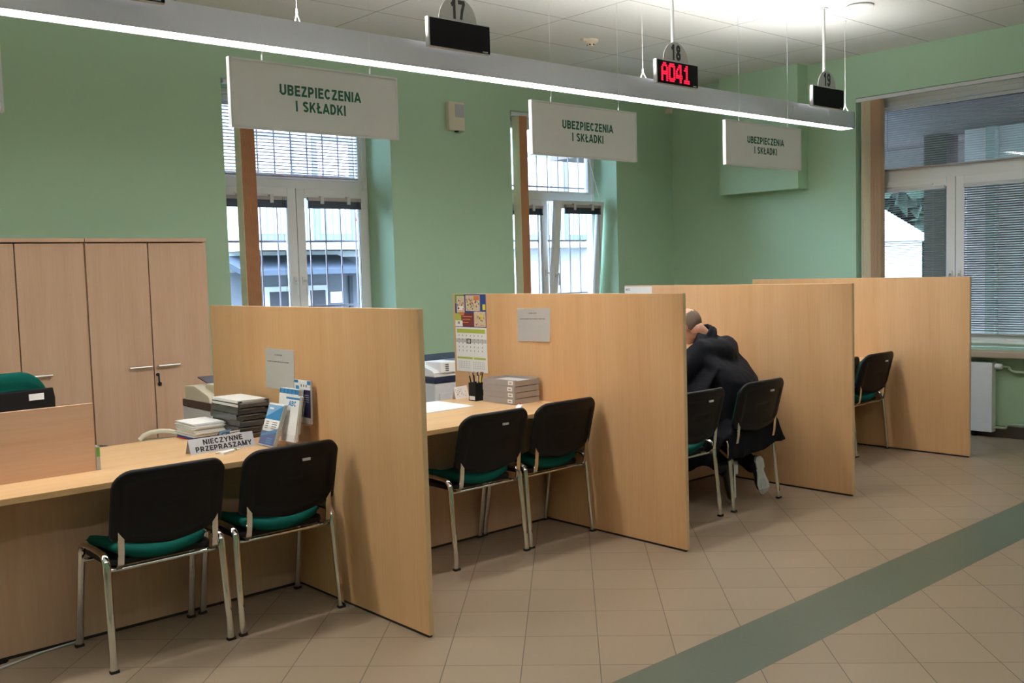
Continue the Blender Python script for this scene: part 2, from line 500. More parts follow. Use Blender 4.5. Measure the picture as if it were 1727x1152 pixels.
def quad(bm, o, x, y, mat=0, z=0.0):
    """flat patch with corner o and edge vectors x, y; z lifts it along the normal"""
    o, x, y = Vector(o), Vector(x), Vector(y)
    nrm = x.cross(y).normalized() * z
    f = bm.faces.new([bm.verts.new(o + nrm), bm.verts.new(o + x + nrm), bm.verts.new(o + x + y + nrm), bm.verts.new(o + y + nrm)])
    f.material_index = mat
    return f

# ================================================================== SETTING
struct(obj('floor', B(XL, XE + 0.27, YF, YB + 0.45, -0.06, 0.0), floor_m))
struct(obj('ceiling', B(XL, XE + 0.27, YF, YB + 0.45, ZC, ZC + 0.06), ceil_m))

def wall_with_holes(axis, fixed0, fixed1, a0, a1, z0, z1, holes):
    """wall slab along axis 'x' or 'y' with rectangular openings (s0, s1, h0, h1)"""
    bm = bmesh.new()
    def bx(s0, s1, h0, h1):
        if axis == 'x': box(bm, s0, s1, fixed0, fixed1, h0, h1)
        else: box(bm, fixed0, fixed1, s0, s1, h0, h1)
    cur = a0
    for s0, s1, h0, h1 in sorted(holes):
        bx(cur, s0, z0, z1)
        bx(s0, s1, z0, h0); bx(s0, s1, h1, z1)
        cur = s1
    bx(cur, a1, z0, z1)
    return bm
W1 = (0.99, 2.53); W2 = (3.93, 5.42); W3 = (-0.215, 1.546)
WZ0, WZ1 = 0.85, 3.09
struct(obj('wall_back', wall_with_holes('x', YB, YB + 0.45, XL, XE + 0.27, 0, ZC, [(*W1, WZ0, WZ1), (*W2, WZ0, WZ1)]), wall_green))
struct(obj('wall_right', wall_with_holes('y', XE, XE + 0.27, YF, YB, 0, ZC, [(*W3, 0.76, 3.10)]), wall_green))
struct(obj('wall_left', B(XL - 0.2, XL, YF, YB + 0.45, 0, ZC), wall_green))
struct(obj('wall_front', B(XL, XE + 0.27, YF - 0.2, YF, 0, ZC), wall_green))
struct(obj('trim_1', B(6.17, XE, 2.06, 2.995, 2.29, ZC), wall_green), 'green boxed bulkhead high on the right wall')
struct(obj('baseboard_right', B(XE - 0.012, XE, YF, YB, 0, 0.10), skirt_dark))
struct(obj('baseboard_back', B(XL, XE - 0.012, YB - 0.012, YB, 0, 0.10), skirt_dark))
struct(obj('trim_2', B(6.22, XE + 0.14, W3[0] - 0.08, W3[1] + 0.05, 0.70, 0.758, 0.012), sill_beige), 'beige sill below the right window')
struct(obj('trim_3', B(W1[0], W1[1], YB - 0.03, YB + 0.36, WZ0, WZ0 + 0.04, 0.008), upvc), 'white sill')
struct(obj('trim_4', B(W2[0], W2[1], YB - 0.03, YB + 0.30, WZ0, WZ0 + 0.04, 0.008), upvc), 'white sill')

def ring(bm, x0, x1, z0, z1, w, y0, y1, wt=None, wb=None, bev=0.006):
    wt = wt or w; wb = wb or w
    box(bm, x0, x0 + w, y0, y1, z0, z1, bev); box(bm, x1 - w, x1, y0, y1, z0, z1, bev)
    box(bm, x0 + w, x1 - w, y0, y1, z1 - wt, z1, bev); box(bm, x0 + w, x1 - w, y0, y1, z0, z0 + wb, bev)

def handle_bm(x, z, y):
    bm = bmesh.new()
    box(bm, x - 0.014, x + 0.014, y - 0.012, y, z - 0.035, z + 0.035, 0.004)
    sweep(bm, [(x, y - 0.01, z), (x, y - 0.045, z), (x, y - 0.055, z - 0.02), (x, y - 0.055, z - 0.12)], circ(0.009, 8, 0.007))
    return bm

def make_window(name, loc, rotz, w, z0, z1, ztr, mull, upper, tilt=0.0):
    """z0..z1 frame, ztr transom (bottom, top); mull = local x of the sash joint"""
    t = bpy.data.objects.new(name, None); COL.objects.link(t)
    t.location = loc; t.rotation_euler = (0, 0, rotz); t['kind'] = 'structure'
    x0, x1 = -w / 2, w / 2
    bm = bmesh.new()
    ring(bm, x0, x1, z0, z1, 0.05, -0.01, 0.07)
    box(bm, x0 + 0.05, x1 - 0.05, -0.005, 0.065, ztr[0], ztr[1], 0.006)
    box(bm, mull - 0.02, mull + 0.02, 0.0, 0.065, z0 + 0.05, ztr[0], 0.004)
    # inner bead of the fixed upper light
    ring(bm, x0 + 0.05, x1 - 0.05, ztr[1], z1 - 0.05, 0.04, -0.002, 0.05, wt=0.05, wb=0.02)
    for hx in (x0 + 0.32, x1 - 0.32):                     # small trickle covers on the head and transom
        box(bm, hx - 0.13, hx + 0.13, -0.022, -0.004, z1 - 0.04, z1 - 0.022, 0.004)
    obj('frame', bm, upvc, t)
    obj('upper_pane', B(x0 + 0.085, x1 - 0.085, 0.028, 0.034, ztr[1] + 0.015, z1 - 0.095), glass, t)
    for k, (sx0, sx1, hx) in enumerate(((x0 + 0.035, mull - 0.003, mull - 0.04), (mull + 0.003, x1 - 0.035, mull + 0.04))):
        s0, s1 = z0 + 0.03, ztr[0] + 0.01
        bm = bmesh.new()
        ring(bm, sx0, sx1, 0.0, s1 - s0, 0.078, -0.045, 0.005)
        ring(bm, sx0 + 0.07, sx1 - 0.07, 0.07, s1 - s0 - 0.07, 0.012, -0.036, -0.004)
        if k == 0:
            box(bm, sx0 + 0.2, sx1 - 0.2, -0.058, -0.044, s1 - s0 - 0.06, s1 - s0 - 0.044, 0.004)
        s = obj('sash', bm, upvc, t, loc=(0, 0, s0))
        obj('glass', B(sx0 + 0.076, sx1 - 0.076, -0.022, -0.016, 0.076, s1 - s0 - 0.076), glass, s)
        obj('handle', handle_bm(hx, 0.62, -0.045), white_paint, s)
        if k == 1 and tilt:
            s.rotation_euler = (tilt, 0, 0)
            bm = bmesh.new()
            tube(bm, [(x1 - 0.16, -0.03, z1 - 0.2), (x1 - 0.06, -0.16, ztr[0] - 0.03)], 0.006, 6)
            obj('stay_arm', bm, upvc, t)
    return t
make_window('window_1', (1.76, 4.155, 0), 0, W1[1] - W1[0], WZ0 + 0.03, WZ1, (2.30, 2.385), 0.025, True)
make_window('window_2', (4.675, 4.10, 0), 0, W2[1] - W2[0], WZ0 + 0.03, WZ1, (2.27, 2.36), -0.005, True, tilt=0.10)
make_window('window_3', (6.55, 0.6655, 0), -PI / 2, W3[1] - W3[0], 0.77, 3.10, (2.29, 2.395), 0.0, True)

# ---- blinds -------------------------------------------------------
def slat_blind(label, loc, rotz, x0, x1, ztop, zbot, pitch, raised=False, head=0.03, ang=0.25, group=None, y=-0.03):
    t = thing('venetian_blind', label, 'blind', loc, rotz, group)
    obj('headrail', B(x0, x1, y - 0.014, y + 0.014, ztop - head, ztop, 0.003), light_pl if not raised else slat_m, t)
    bm = bmesh.new()
    if raised:
        z = ztop - head
        for i in range(13):
            box(bm, x0 + 0.004, x1 - 0.004, y - 0.012, y + 0.012, z - 0.0035, z - 0.0006); z -= 0.004
        obj('slats', bm, strip_dark, t)
        obj('bottom_rail', B(x0 + 0.002, x1 - 0.002, y - 0.012, y + 0.012, z - 0.012, z, 0.003), strip_dark, t)
        for cx in (x1 - 0.03, x1 - 0.045):
            bm = bmesh.new()
            tube(bm, [(cx, y - 0.014, ztop - 0.01), (cx + 0.004, y - 0.016, zbot + 0.15)], 0.0016, 5)
            obj('cord', bm, strip_dark, t)
        for cx in (x0 + (x1 - x0) * 0.25, x0 + (x1 - x0) * 0.75):
            obj('bracket', B(cx - 0.016, cx + 0.016, y - 0.02, y + 0.016, ztop - 0.055, ztop + 0.012, 0.003), light_pl, t)
    else:
        z = ztop - head - pitch / 2
        c, s = math.cos(ang), math.sin(ang)
        hw = pitch * 0.52
        while z > zbot + 0.02:
            v = []
            for (dy, dz) in ((-hw, -0.0004), (hw, -0.0004), (hw, 0.0006), (-hw, 0.0006)):
                yy = y + dy * c - dz * s; zz = z + dy * s + dz * c
                v.append([bm.verts.new((xx, yy, zz)) for xx in (x0 + 0.004, x1 - 0.004)])
            for i in range(4):
                a, b_ = v[i], v[(i + 1) % 4]
                bm.faces.new((a[0], a[1], b_[1], b_[0]))
            z -= pitch
        obj('slats', bm, slat_m, t)
        obj('bottom_rail', B(x0 + 0.004, x1 - 0.004, y - 0.012, y + 0.012, zbot, zbot + 0.014, 0.003), slat_m, t)
        for cx in (x0 + 0.10, x1 - 0.10):
            bm = bmesh.new()
            tube(bm, [(cx, y - 0.016, ztop - head), (cx, y - 0.016, zbot + 0.01)], 0.0012, 4)
            obj('cord', bm, slat_m, t)
    return t
G = 'venetian blinds on the window panes'
L1 = (1.76, 4.155, 0); L2 = (4.675, 4.10, 0); L3 = (6.55, 0.6655, 0)
slat_blind('lowered silver blind on the upper pane behind the first large hanging sign', L1, 0, -0.66, 0.66, 2.985, 2.40, 0.0265, ang=-0.24, group=G)
slat_blind('raised dark blind on the lower left pane of the window beside the cabinets', L1, 0, -0.655, -0.075, 2.235, 1.0, 0.02, True, group=G, y=-0.066)
slat_blind('raised dark blind on the lower right pane of the window beside the cabinets', L1, 0, 0.125, 0.655, 2.235, 1.0, 0.02, True, group=G, y=-0.066)
slat_blind('raised dark blind on the lower left pane of the window with the tilted sash', L2, 0, -0.63, -0.095, 2.215, 1.0, 0.02, True, group=G, y=-0.066)
b = slat_blind('raised dark blind on the tilted open sash of the middle window', (4.675, 4.10 - 0.125, 0.02), 0, 0.10, 0.63, 2.205, 1.0, 0.02, True, group=G, y=-0.072)
slat_blind('lowered silver blind over the wide upper pane of the right window', L3, -PI / 2, -0.745, 0.80, 2.99, 2.405, 0.0205, ang=-0.02, group=G)
slat_blind('lowered silver blind on the lower left pane of the right window', L3, -PI / 2, -0.755, -0.088, 2.225, 0.88, 0.0205, ang=-0.22, group=G, y=-0.064)
slat_blind('lowered silver blind on the lower right pane of the right window', L3, -PI / 2, 0.085, 0.76, 2.225, 0.875, 0.0205, ang=-0.5, group=G, y=-0.064)

def louvre_blind(label, loc, rotz, rail_len, n, step, width, ztop, zbot, ncream, tan, fold=0.0, x_start=0.07):
    """louvres stacked at the left end of a ceiling rail; local x along the wall, -y into the room"""
    t = thing('vertical_blind', label, 'blind', loc, rotz, 'vertical louvre blinds pushed to the left of the windows')
    obj('rail', B(0, rail_len, -0.02, 0.02, ztop, ztop + 0.034, 0.004), light_pl, t)
    for i in range(n):
        x = x_start + i * step
        a = fold
        bm = B(-0.0022, 0.0022, -width / 2, width / 2, zbot, ztop - 0.004)
        for v in bm.verts:
            bow = 0
            v.co = Vector((x + v.co.x * math.cos(a) - v.co.y * math.sin(a), v.co.x * math.sin(a) + v.co.y * math.cos(a), v.co.z))
        obj('louvre', bm, louvre_cream if i < ncream else tan, t)
    return t
louvre_blind('tan vertical louvre blind stacked beside the first large hanging sign', (0.995, YB - 0.01, 0), 0, 1.53, 13, 0.0098, 0.095, 3.045, 0.93, 1, louvre_tan, x_start=0.105)
louvre_blind('tan vertical louvre blind stacked left of the window with the tilted sash', (3.935, YB + 0.01, 0), 0, 1.48, 13, 0.0085, 0.10, 3.045, 0.93, 1, louvre_tan)
louvre_blind('pale tan vertical louvre blind stacked beside the bright window on the right wall', (XE + 0.012, 1.54, 0), -PI / 2, 1.75, 17, 0.0115, 0.085, 3.06, 0.80, 8, louvre_pale)

def grille(label, x0, x1, y, xs, zs, z0, z1):
    bm = bmesh.new()
    for x in xs: box(bm, x - 0.0055, x + 0.0055, y - 0.0055, y + 0.0055, z0, z1)
    for z in zs:
        box(bm, x0, x1, y - 0.005, y + 0.005, z - 0.009, z + 0.009)
        for x in (x0, x1): box(bm, x - 0.009, x + 0.009, YB + 0.44, y + 0.005, z - 0.009, z + 0.009)
    return tag(obj('window_grille', bm, iron), label, 'window grille', 'iron grilles outside the back windows')
grille('iron bar grille outside the window beside the cabinets', 0.95, 2.57, 4.30, [2.175 + 0.157 * k for k in range(-7, 3)], (1.30, 1.87, 2.44), 0.8, 3.1)
grille('iron bar grille outside the window with the tilted sash', 3.89, 5.46, 4.30, [5.075 + 0.157 * k for k in range(-7, 3)], (1.30, 1.87, 2.44), 0.8, 3.1)

# ---- what stands outside -------------------------------------------
pave = plain('pavement', (0.13, 0.125, 0.12), 0.9)
fac_white = plain('white_render', (0.40, 0.385, 0.37), 0.9, var=0.03, scale=0.8)
fac_grey = plain('grey_render', (0.10, 0.10, 0.11), 0.9)
fac_dark = plain('shop_recess', (0.03, 0.03, 0.035), 0.9)
awn_m = plain('slate_awning', (0.025, 0.032, 0.045), 0.8, var=0.3, scale=6)
leaf_m = plain('foliage', (0.012, 0.028, 0.011), 0.8, var=0.5, scale=6)
bark_m = plain('bark', (0.10, 0.07, 0.05), 0.9)
flower_m = plain('red_flowers', (0.6, 0.05, 0.04), 0.8, var=0.3, scale=50)
porch_m = plain('porch_render', (0.10, 0.075, 0.06), 0.9)
porch_pale = plain('porch_pale_band', (0.22, 0.19, 0.165), 0.9)
porch_blue = plain('porch_blue_render', (0.74, 0.62, 0.66), 0.9)
rail_m = plain('railing_green', (0.06, 0.12, 0.11), 0.6)
struct(obj('ground', B(-14, 40, -20, 40, -0.35, -0.25), pave))

t = thing('neighbouring_building', 'pale building with balconies seen through the two back windows', 'building', (0, 11, -0.25))
obj('wall', B(-4, 15.5, 0.0, 0.4, 0, 4.9), fac_white, t)
obj('shop_recess', B(4.4, 8.9, -0.05, 0.0, 0.2, 1.90), fac_grey, t)
for x0, w in ((5.05, 0.5), (5.78, 0.42), (7.2, 0.7)):
    f = obj('shop_window', B(x0, x0 + w, -0.12, -0.04, 0.45, 1.66), fac_white, t)
    obj('pane', B(x0 + 0.07, x0 + w - 0.07, -0.13, -0.12, 0.5, 1.58), fac_dark, f)
obj('notice', B(6.26, 6.47, -0.08, -0.05, 1.36, 1.54), paper, t)
obj('door_leaf', B(6.62, 6.68, -0.10, -0.05, 0.2, 1.8), fac_dark, t)
bm = bmesh.new(); prism(bm, [(-0.9, 1.92), (0.0, 2.16), (0.0, 2.06), (-0.9, 1.84)], 'x', 4.3, 6.46)
obj('awning', bm, awn_m, t)
bm = bmesh.new(); prism(bm, [(-0.9, 1.92), (0.0, 2.12), (0.0, 2.05), (-0.9, 1.86)], 'x', 6.5, 9.0)
obj('awning', bm, fac_grey, t)
for bx0, bx1 in ((4.5, 7.0), (10.3, 12.6)):
    bl = obj('balcony', B(bx0, bx1, -0.9, 0.0, 2.22, 2.34), fac_white, t)
    bm = bmesh.new()
    box(bm, bx0, bx1, -0.9, -0.86, 3.0, 3.04)
    n = int((bx1 - bx0) / 0.11)
    for i in range(n + 1):
        x = bx0 + (bx1 - bx0) * i / n
        box(bm, x - 0.008, x + 0.008, -0.885, -0.87, 2.34, 3.0)
    obj('railing', bm, rail_m, bl)
    for x0 in (bx0 + 0.45, bx0 + 1.55):
        f = obj('balcony_door', B(x0, x0 + 0.75, -0.04, 0.0, 2.36, 4.1), fac_grey, t)
        obj('pane', B(x0 + 0.08, x0 + 0.67, -0.05, -0.04, 2.5, 4.0), porch_blue, f)
bm = bmesh.new()
for k in range(40):
    c = Vector((6.45 + random.gauss(0, 0.12), -0.98 + random.gauss(0, 0.05), 2.66 + random.gauss(0, 0.05)))
    bmesh.ops.create_icosphere(bm, subdivisions=1, radius=0.03, matrix=Matrix.Translation(c))
obj('flower_box', bm, flower_m, t)

t = thing('porch', 'grey covered porch with columns outside the right window', 'porch', (7.2, 0, -0.25))
obj('canopy', B(-0.57, 3.0, -4, 6, 3.22, 3.42), porch_m, t)
obj('beam', B(2.7, 3.0, -4, 6, 2.86, 3.22), porch_pale, t)
obj('column', B(1.6, 1.9, 1.80, 2.06, 0, 3.22), porch_m, t)
obj('side_wall', B(1.5, 1.9, -1.2, 1.55, 0, 3.22), porch_blue, t)
obj('pilaster', B(1.40, 1.5, 1.18, 1.28, 0, 3.22), fac_white, t)
obj('pilaster', B(1.40, 1.5, 0.55, 0.78, 0, 3.22), fac_grey, t)
t = thing('white_house', 'small white house with a pitched roof seen through the right window', 'house', (19, 11.45, -0.25))
obj('wall', B(0, 3.5, -2.75, 3.2, 0, 2.35), fac_white, t)
bm = bmesh.new(); prism(bm, [(-3.0, 2.26), (3.5, 2.26), (0.2, 4.25)], 'x', -0.3, 3.8)
obj('roof', bm, fac_white, t)
t = thing('tree', 'leafy green tree behind the white house outside', 'tree', (28.5, 11.6, -0.25))
bm = bmesh.new(); tube(bm, [(0, 0, 0), (0.1, 0, 2.2), (0, 0.1, 4.5)], 0.22, 10); obj('trunk', bm, bark_m, t)
bm = bmesh.new()
for k in range(1500):
    d = Vector((random.gauss(0, 1), random.gauss(0, 1), random.gauss(0, 1))).normalized() * (random.random() ** 0.4)
    c = Vector((d.x * 2.6, d.y * 4.2, 3.9 + d.z * 2.9))
    q = Matrix.Translation(c) @ Matrix.Rotation(random.random() * 6.28, 4, Vector((random.random() - .5, random.random() - .5, random.random() - .5)))
    s = 0.35 + random.random() * 0.3
    vs = [bm.verts.new(q @ Vector(p)) for p in ((-s, 0, 0), (0, -s * .6, 0.05), (s, 0, 0), (0, s * .6, -0.05))]
    bm.faces.new(vs)
obj('crown', bm, leaf_m, t)

# ================================================================== CEILING FITTINGS
def pendant_lamp(name, label, x0, x1, y0, y1, z0, z1, wires, down, up):
    t = thing(name, label, 'lamp', ((x0 + x1) / 2, (y0 + y1) / 2, z0))
    ox, oy = (x0 + x1) / 2, (y0 + y1) / 2
    hx, hy, h = (x1 - x0) / 2, (y1 - y0) / 2, z1 - z0
    bm = bmesh.new()
    # hollow profile: two side cheeks, ends and a mid web
    box(bm, -hx, hx, -hy, -hy + 0.008, 0, h, 0.002); box(bm, -hx, hx, hy - 0.008, hy, 0, h, 0.002)
    box(bm, -hx, -hx + 0.012, -hy, hy, 0, h, 0.002); box(bm, hx - 0.012, hx, -hy, hy, 0, h, 0.002)
    box(bm, -hx, hx, -hy + 0.008, hy - 0.008, h * 0.4, h * 0.6)
    obj('housing', bm, alu, t)
    obj('diffuser', B(-hx + 0.012, hx - 0.012, -hy + 0.009, hy - 0.009, 0.004, 0.012), down, t)
    obj('uplight_diffuser', B(-hx + 0.012, hx - 0.012, -hy + 0.02, hy - 0.02, h - 0.014, h - 0.006), up, t)
    for wx in wires:
        x = wx - ox
        bm = bmesh.new()
        tube(bm, [(x, 0, h + 0.055), (x, 0, ZC - z0 - 0.01)], 0.0016, 6)
        tube(bm, [(x, 0, h + 0.055), (x, -0.024, h + 0.012), (x, -0.026, h - 0.02)], 0.0028, 6)
        tube(bm, [(x, 0, h + 0.055), (x, 0.024, h + 0.012), (x, 0.026, h - 0.02)], 0.0028, 6)
        lathe(bm, [(0.004, h + 0.045), (0.006, h + 0.055), (0.004, h + 0.075)], 8, (x, 0, 0))
        lathe(bm, [(0.012, ZC - z0 - 0.014), (0.012, ZC - z0 - 0.001)], 12, (x, 0, 0))
        obj('suspension_wire', bm, white_paint, t)
    return t
diff_m = emis('lamp_diffuser', (1.0, 0.985, 0.96), LAMP_DOWN)
upl_m = emis('lamp_uplight', (1.0, 0.985, 0.96), LAMP_UP)
pendant_lamp('pendant_lamp', 'long silver linear pendant lamp hanging above the counters', -4.2, 5.02, 0.815, 0.94, 2.632, 2.765, (-2.5, -0.017, 2.488, 4.98), diff_m, upl_m)
hall_m = emis('hall_fill_diffuser', (1.0, 0.985, 0.96), HALL_FILL)  # glow of the added lamp that brightens floor and signs
pendant_lamp('pendant_lamp', 'added linear pendant lamp over the waiting side of the hall, unseen, to light floor and signs', -4.2, 5.02, -2.3, -2.175, 2.632, 2.765, (-2.5, -0.017, 2.488, 4.98), hall_m, upl_m)

def hanging_sign(label, x0, x1, z0, z1, y, lines=True):
    cx = (x0 + x1) / 2; w = x1 - x0; h = z1 - z0
    t = thing('hanging_sign', label, 'sign', (cx, y, z0), 0, 'hanging department signs')
    obj('board', B(-w / 2 + 0.008, w / 2 - 0.008, -0.010, 0.010, 0.008, h - 0.008), sign_white, t)
    bm = bmesh.new()
    ring(bm, -w / 2, w / 2, 0, h, 0.010, -0.013, 0.013, bev=0.002)
    obj('frame', bm, sign_edge, t)
    text('lettering', 'UBEZPIECZENIA', 0.047, text_green, t, (0.012, -0.0105, h * 0.61), (1, 0, 0), (0, 0, 1), width=w * 0.485)
    text('lettering', 'I SK\u0141ADKI', 0.047, text_green, t, (0.008, -0.0105, h * 0.385), (1, 0, 0), (0, 0, 1), width=w * 0.30)
    for sx in (-w * 0.315, w * 0.33):
        bm = bmesh.new()
        tube(bm, [(sx, 0, h - 0.002), (sx + 0.003, 0, h + 0.03), (sx, 0, ZC - z0 - 0.002)], 0.0013, 5)
        tube(bm, [(sx, 0, h - 0.006), (sx, 0, h + 0.028)], 0.0032, 6)
        obj('wire', bm, sign_edge, t)
    return t
hanging_sign('large white sign nearest the viewer, hung in front of the cabinet-side window', -0.522, 0.345, 2.213, 2.508, 0.60)
hanging_sign('middle white sign, hung in front of the window with the tilted sash', 1.226, 2.082, 2.195, 2.487, 0.60)
hanging_sign('far white sign, hung in front of the green bulkhead', 2.967, 3.864, 2.223, 2.518, 0.60)
hanging_sign('white sign of which only the edge shows at the left of the picture', -2.28, -1.413, 2.200, 2.496, 0.60)

GLY = {
 'A': ["0011100", "0111110", "1100011", "1100011", "1111111", "1111111", "1100011", "1100011", "1100011"],
 '0': ["0111110", "1111111", "1100011", "1100011", "1100011", "1100011", "1100011", "1111111", "0111110"],
 '4': ["0001110", "0011110", "0110110", "1100110", "1100110", "1111111", "1111111", "0000110", "0000110"],
 '1': ["0001100", "0011100", "0111100", "0001100", "0001100", "0001100", "0001100", "0111111", "0111111"],
}
led_m = emis('red_led', (0.84, 0.010, 0.055), 1.0)
def queue_display(label, x0, x1, z0, z1, y, num, led=None):
    cx = (x0 + x1) / 2; w = x1 - x0; h = z1 - z0
    t = thing('queue_display', label, 'display', (cx, y, z0), 0, 'queue number displays over the counters')
    bm = bmesh.new()
    box(bm, -w / 2, w / 2, -0.022, 0.004, 0, h, 0.002)
    obj('housing', bm, light_pl, t)
    sc = obj('screen', B(-w / 2 + 0.010, w / 2 - 0.003, -0.0255, -0.0225, 0.004, h - 0.006), black_gl, t)
    bm = bmesh.new(); quad(bm, (w / 2 - 0.055, -0.0262, 0.008), (0.035, 0, 0), (0, 0, 0.006))
    obj('maker_mark', bm, grey_pl, t)
    # half-round number plate
    r = 0.128
    bm = bmesh.new()
    prism(bm, [(r * 0.98 * math.cos(a), h + r * 0.98 * math.sin(a)) for a in [PI * i / 28 for i in range(29)]], 'y', -0.011, -0.005)
    obj('number_plate', bm, plate_grey, t)
    if num:
        text('number', num, 0.100, text_black, t, (0.0, -0.0112, h + 0.060), (1, 0, 0), (0, 0, 1), width=0.098)
    bm = bmesh.new()
    tube(bm, [(0, 0.014, 0.05), (0, 0.014, ZC - z0 - 0.001)], 0.011, 12)
    lathe(bm, [(0.035, ZC - z0 - 0.008), (0.035, ZC - z0 - 0.001)], 16, (0, 0.014, 0))
    obj('pole', bm, white_paint, t)
    if led:
        bm = bmesh.new()
        dx, dz = 0.0096, 0.0132
        x = -w / 2 + 0.045
        zt = h / 2 + 4 * dz
        for ch in led:
            for r_, row in enumerate(GLY[ch]):
                for c_, b_ in enumerate(row):
                    if b_ == '1':
                        px, pz = x + c_ * dx, zt - r_ * dz
                        box(bm, px - 0.0038, px + 0.0038, -0.0285, -0.0256, pz - 0.0050, pz + 0.0050)
            x += 8 * dx - 0.004
        obj('led_digits', bm, led_m, t)
    return t
queue_display('dark display numbered 17 above the first large sign', 0.655, 1.068, 2.726, 2.878, 0.755, '17')
queue_display('display numbered 18 showing red digits A041', 2.45, 2.868, 2.724, 2.876, 0.755, '18', 'A041')
queue_display('small dark display numbered 19 at the far end of the lamp', 4.262, 4.70, 2.740, 2.894, 0.755, '19')
queue_display('dark display at the top left corner, only its lower edge in view', -1.14, -0.722, 2.722, 2.874, 0.755, None)

bm = bmesh.new(); lathe(bm, [(0.065, 0), (0.063, -0.018), (0.05, -0.03), (0.034, -0.034), (0.03, -0.056), (0.012, -0.062)], 28)
t = thing('smoke_detector', 'cream smoke detector on the ceiling', 'smoke detector', (3.76, 2.53, ZC))
obj('body', bm, cream_pl, t)
bm = bmesh.new()
for k in range(6):
    a = k * PI / 3
    box(bm, -0.006, 0.006, 0.026, 0.034, -0.05, -0.038, mtx=Matrix.Rotation(a, 4, 'Z'))
obj('vents', bm, black_pl, t)
bm = B(-0.11, -0.05, -0.02, 0.02, -0.022, 0, 0.004); obj('mounting_plate', bm, cream_pl, t)

t = thing('downlight', 'round recessed ceiling light at the top right', 'ceiling light', (4.64, 0.56, ZC))
bm = bmesh.new(); lathe(bm, [(0.062, 0.0), (0.10, -0.004), (0.103, -0.010), (0.098, -0.014), (0.062, -0.008)], 32); obj('rim', bm, white_paint, t)
bm = bmesh.new(); lathe(bm, [(0.058, -0.003), (0.0, -0.004)], 24); obj('lens', bm, paper, t)

t = thing('wall_sounder', 'cream alarm box with a grey grille on the green wall', 'alarm', (3.24, YB, 2.845))
obj('case', B(-0.09, 0.09, -0.05, 0, 0, 0.255, 0.008), cream_pl, t)
obj('grille', B(-0.02, 0.082, -0.055, -0.05, 0.12, 0.235, 0.002), grey_pl, t)
bm = bmesh.new(); lathe(bm, [(0.018, -0.012), (0.022, 0.0)], 12, (0.01, -0.025, 0)); obj('strobe', bm, black_pl, t)
tag(obj('motion_sensor', B(6.24, 6.31, YB - 0.05, YB, 3.245, 3.30, 0.008), cream_pl), 'tiny cream motion sensor high in the wall corner', 'sensor')

# ================================================================== BOOTHS
ordn = ['nearest', 'second', 'third', 'farthest']
plab = ['nearest maple partition panel, with leaflets and a notice beside the closed counter',
        'maple partition panel with the hanging calendar',
        'maple partition panel behind the crouching person in black',
        'farthest maple partition panel, next to the radiator']
for i in range(4):
    x1 = i * PD
    t = thing('partition_panel', plab[i], 'partition', (x1, 0, 0), 0, 'partition panels between the counters')
    obj('board', B(-PT / 2, PT / 2, 0.002, PL, 0.012, PH, 0.0015, 1), maple, t)
    obj('edge_strip', B(-PT / 2, PT / 2, -0.001, 0.0022, 0.012, PH, 0.0008, 1), edge_pale, t)
    obj('gap_shade', B(-PT / 2 + 0.004, PT / 2 - 0.004, 0.01, PL - 0.01, 0, 0.0122), gap_dark, t)  # dark strip painted as the shadow line under the board

DB = 1.66
dlab = ['counter with the closed sign, in the nearest booth', 'counter with the calendar and frosted trays, in the second booth',
        'counter at which the person in black leans', 'farthest counter, behind the two far chairs']
for i in range(4):
    x0 = (i - 1) * PD + PF + 0.002; x1 = i * PD - PF - 0.002
    cx = (x0 + x1) / 2; hw = (x1 - x0) / 2
    t = thing('counter', dlab[i], 'counter', (cx, 0, 0), 0, 'service counters')
    obj('worktop', B(-hw, hw, DF, DB, DZ - 0.026, DZ, 0.0025), maple_top, t)
    obj('front_panel', B(-hw, hw, MY, MY + 0.018, 0.014, DZ - 0.0262), beech, t)
    obj('gap_shade', B(-hw + 0.02, hw - 0.02, MY + 0.003, MY + 0.016, 0, 0.0142), gap_dark, t)  # same painted shade line, below the front panel
    for s in (-1, 1):
        obj('side_panel', B(s * hw - (0.018 if s > 0 else 0), s * hw + (0.018 if s < 0 else 0), MY + 0.0182, DB - 0.03, 0.0, DZ - 0.0262), beech, t)

# raised privacy board on the first counter
t = thing('privacy_board', 'beech privacy board standing on the near counter at the left edge', 'screen board', (-1.36, 1.06, DZ))
obj('board', B(-0.38, 0.354, -0.009, 0.009, 0.0, 0.297, 0.002), beech_x, t)
br = obj('bracket', B(0.355, 0.372, -0.012, 0.05, 0.0, 0.105, 0.002), grey_pl, t)
obj('green_tab', B(0.356, 0.371, -0.0135, -0.0122, 0.06, 0.1), leaf_gr, br)

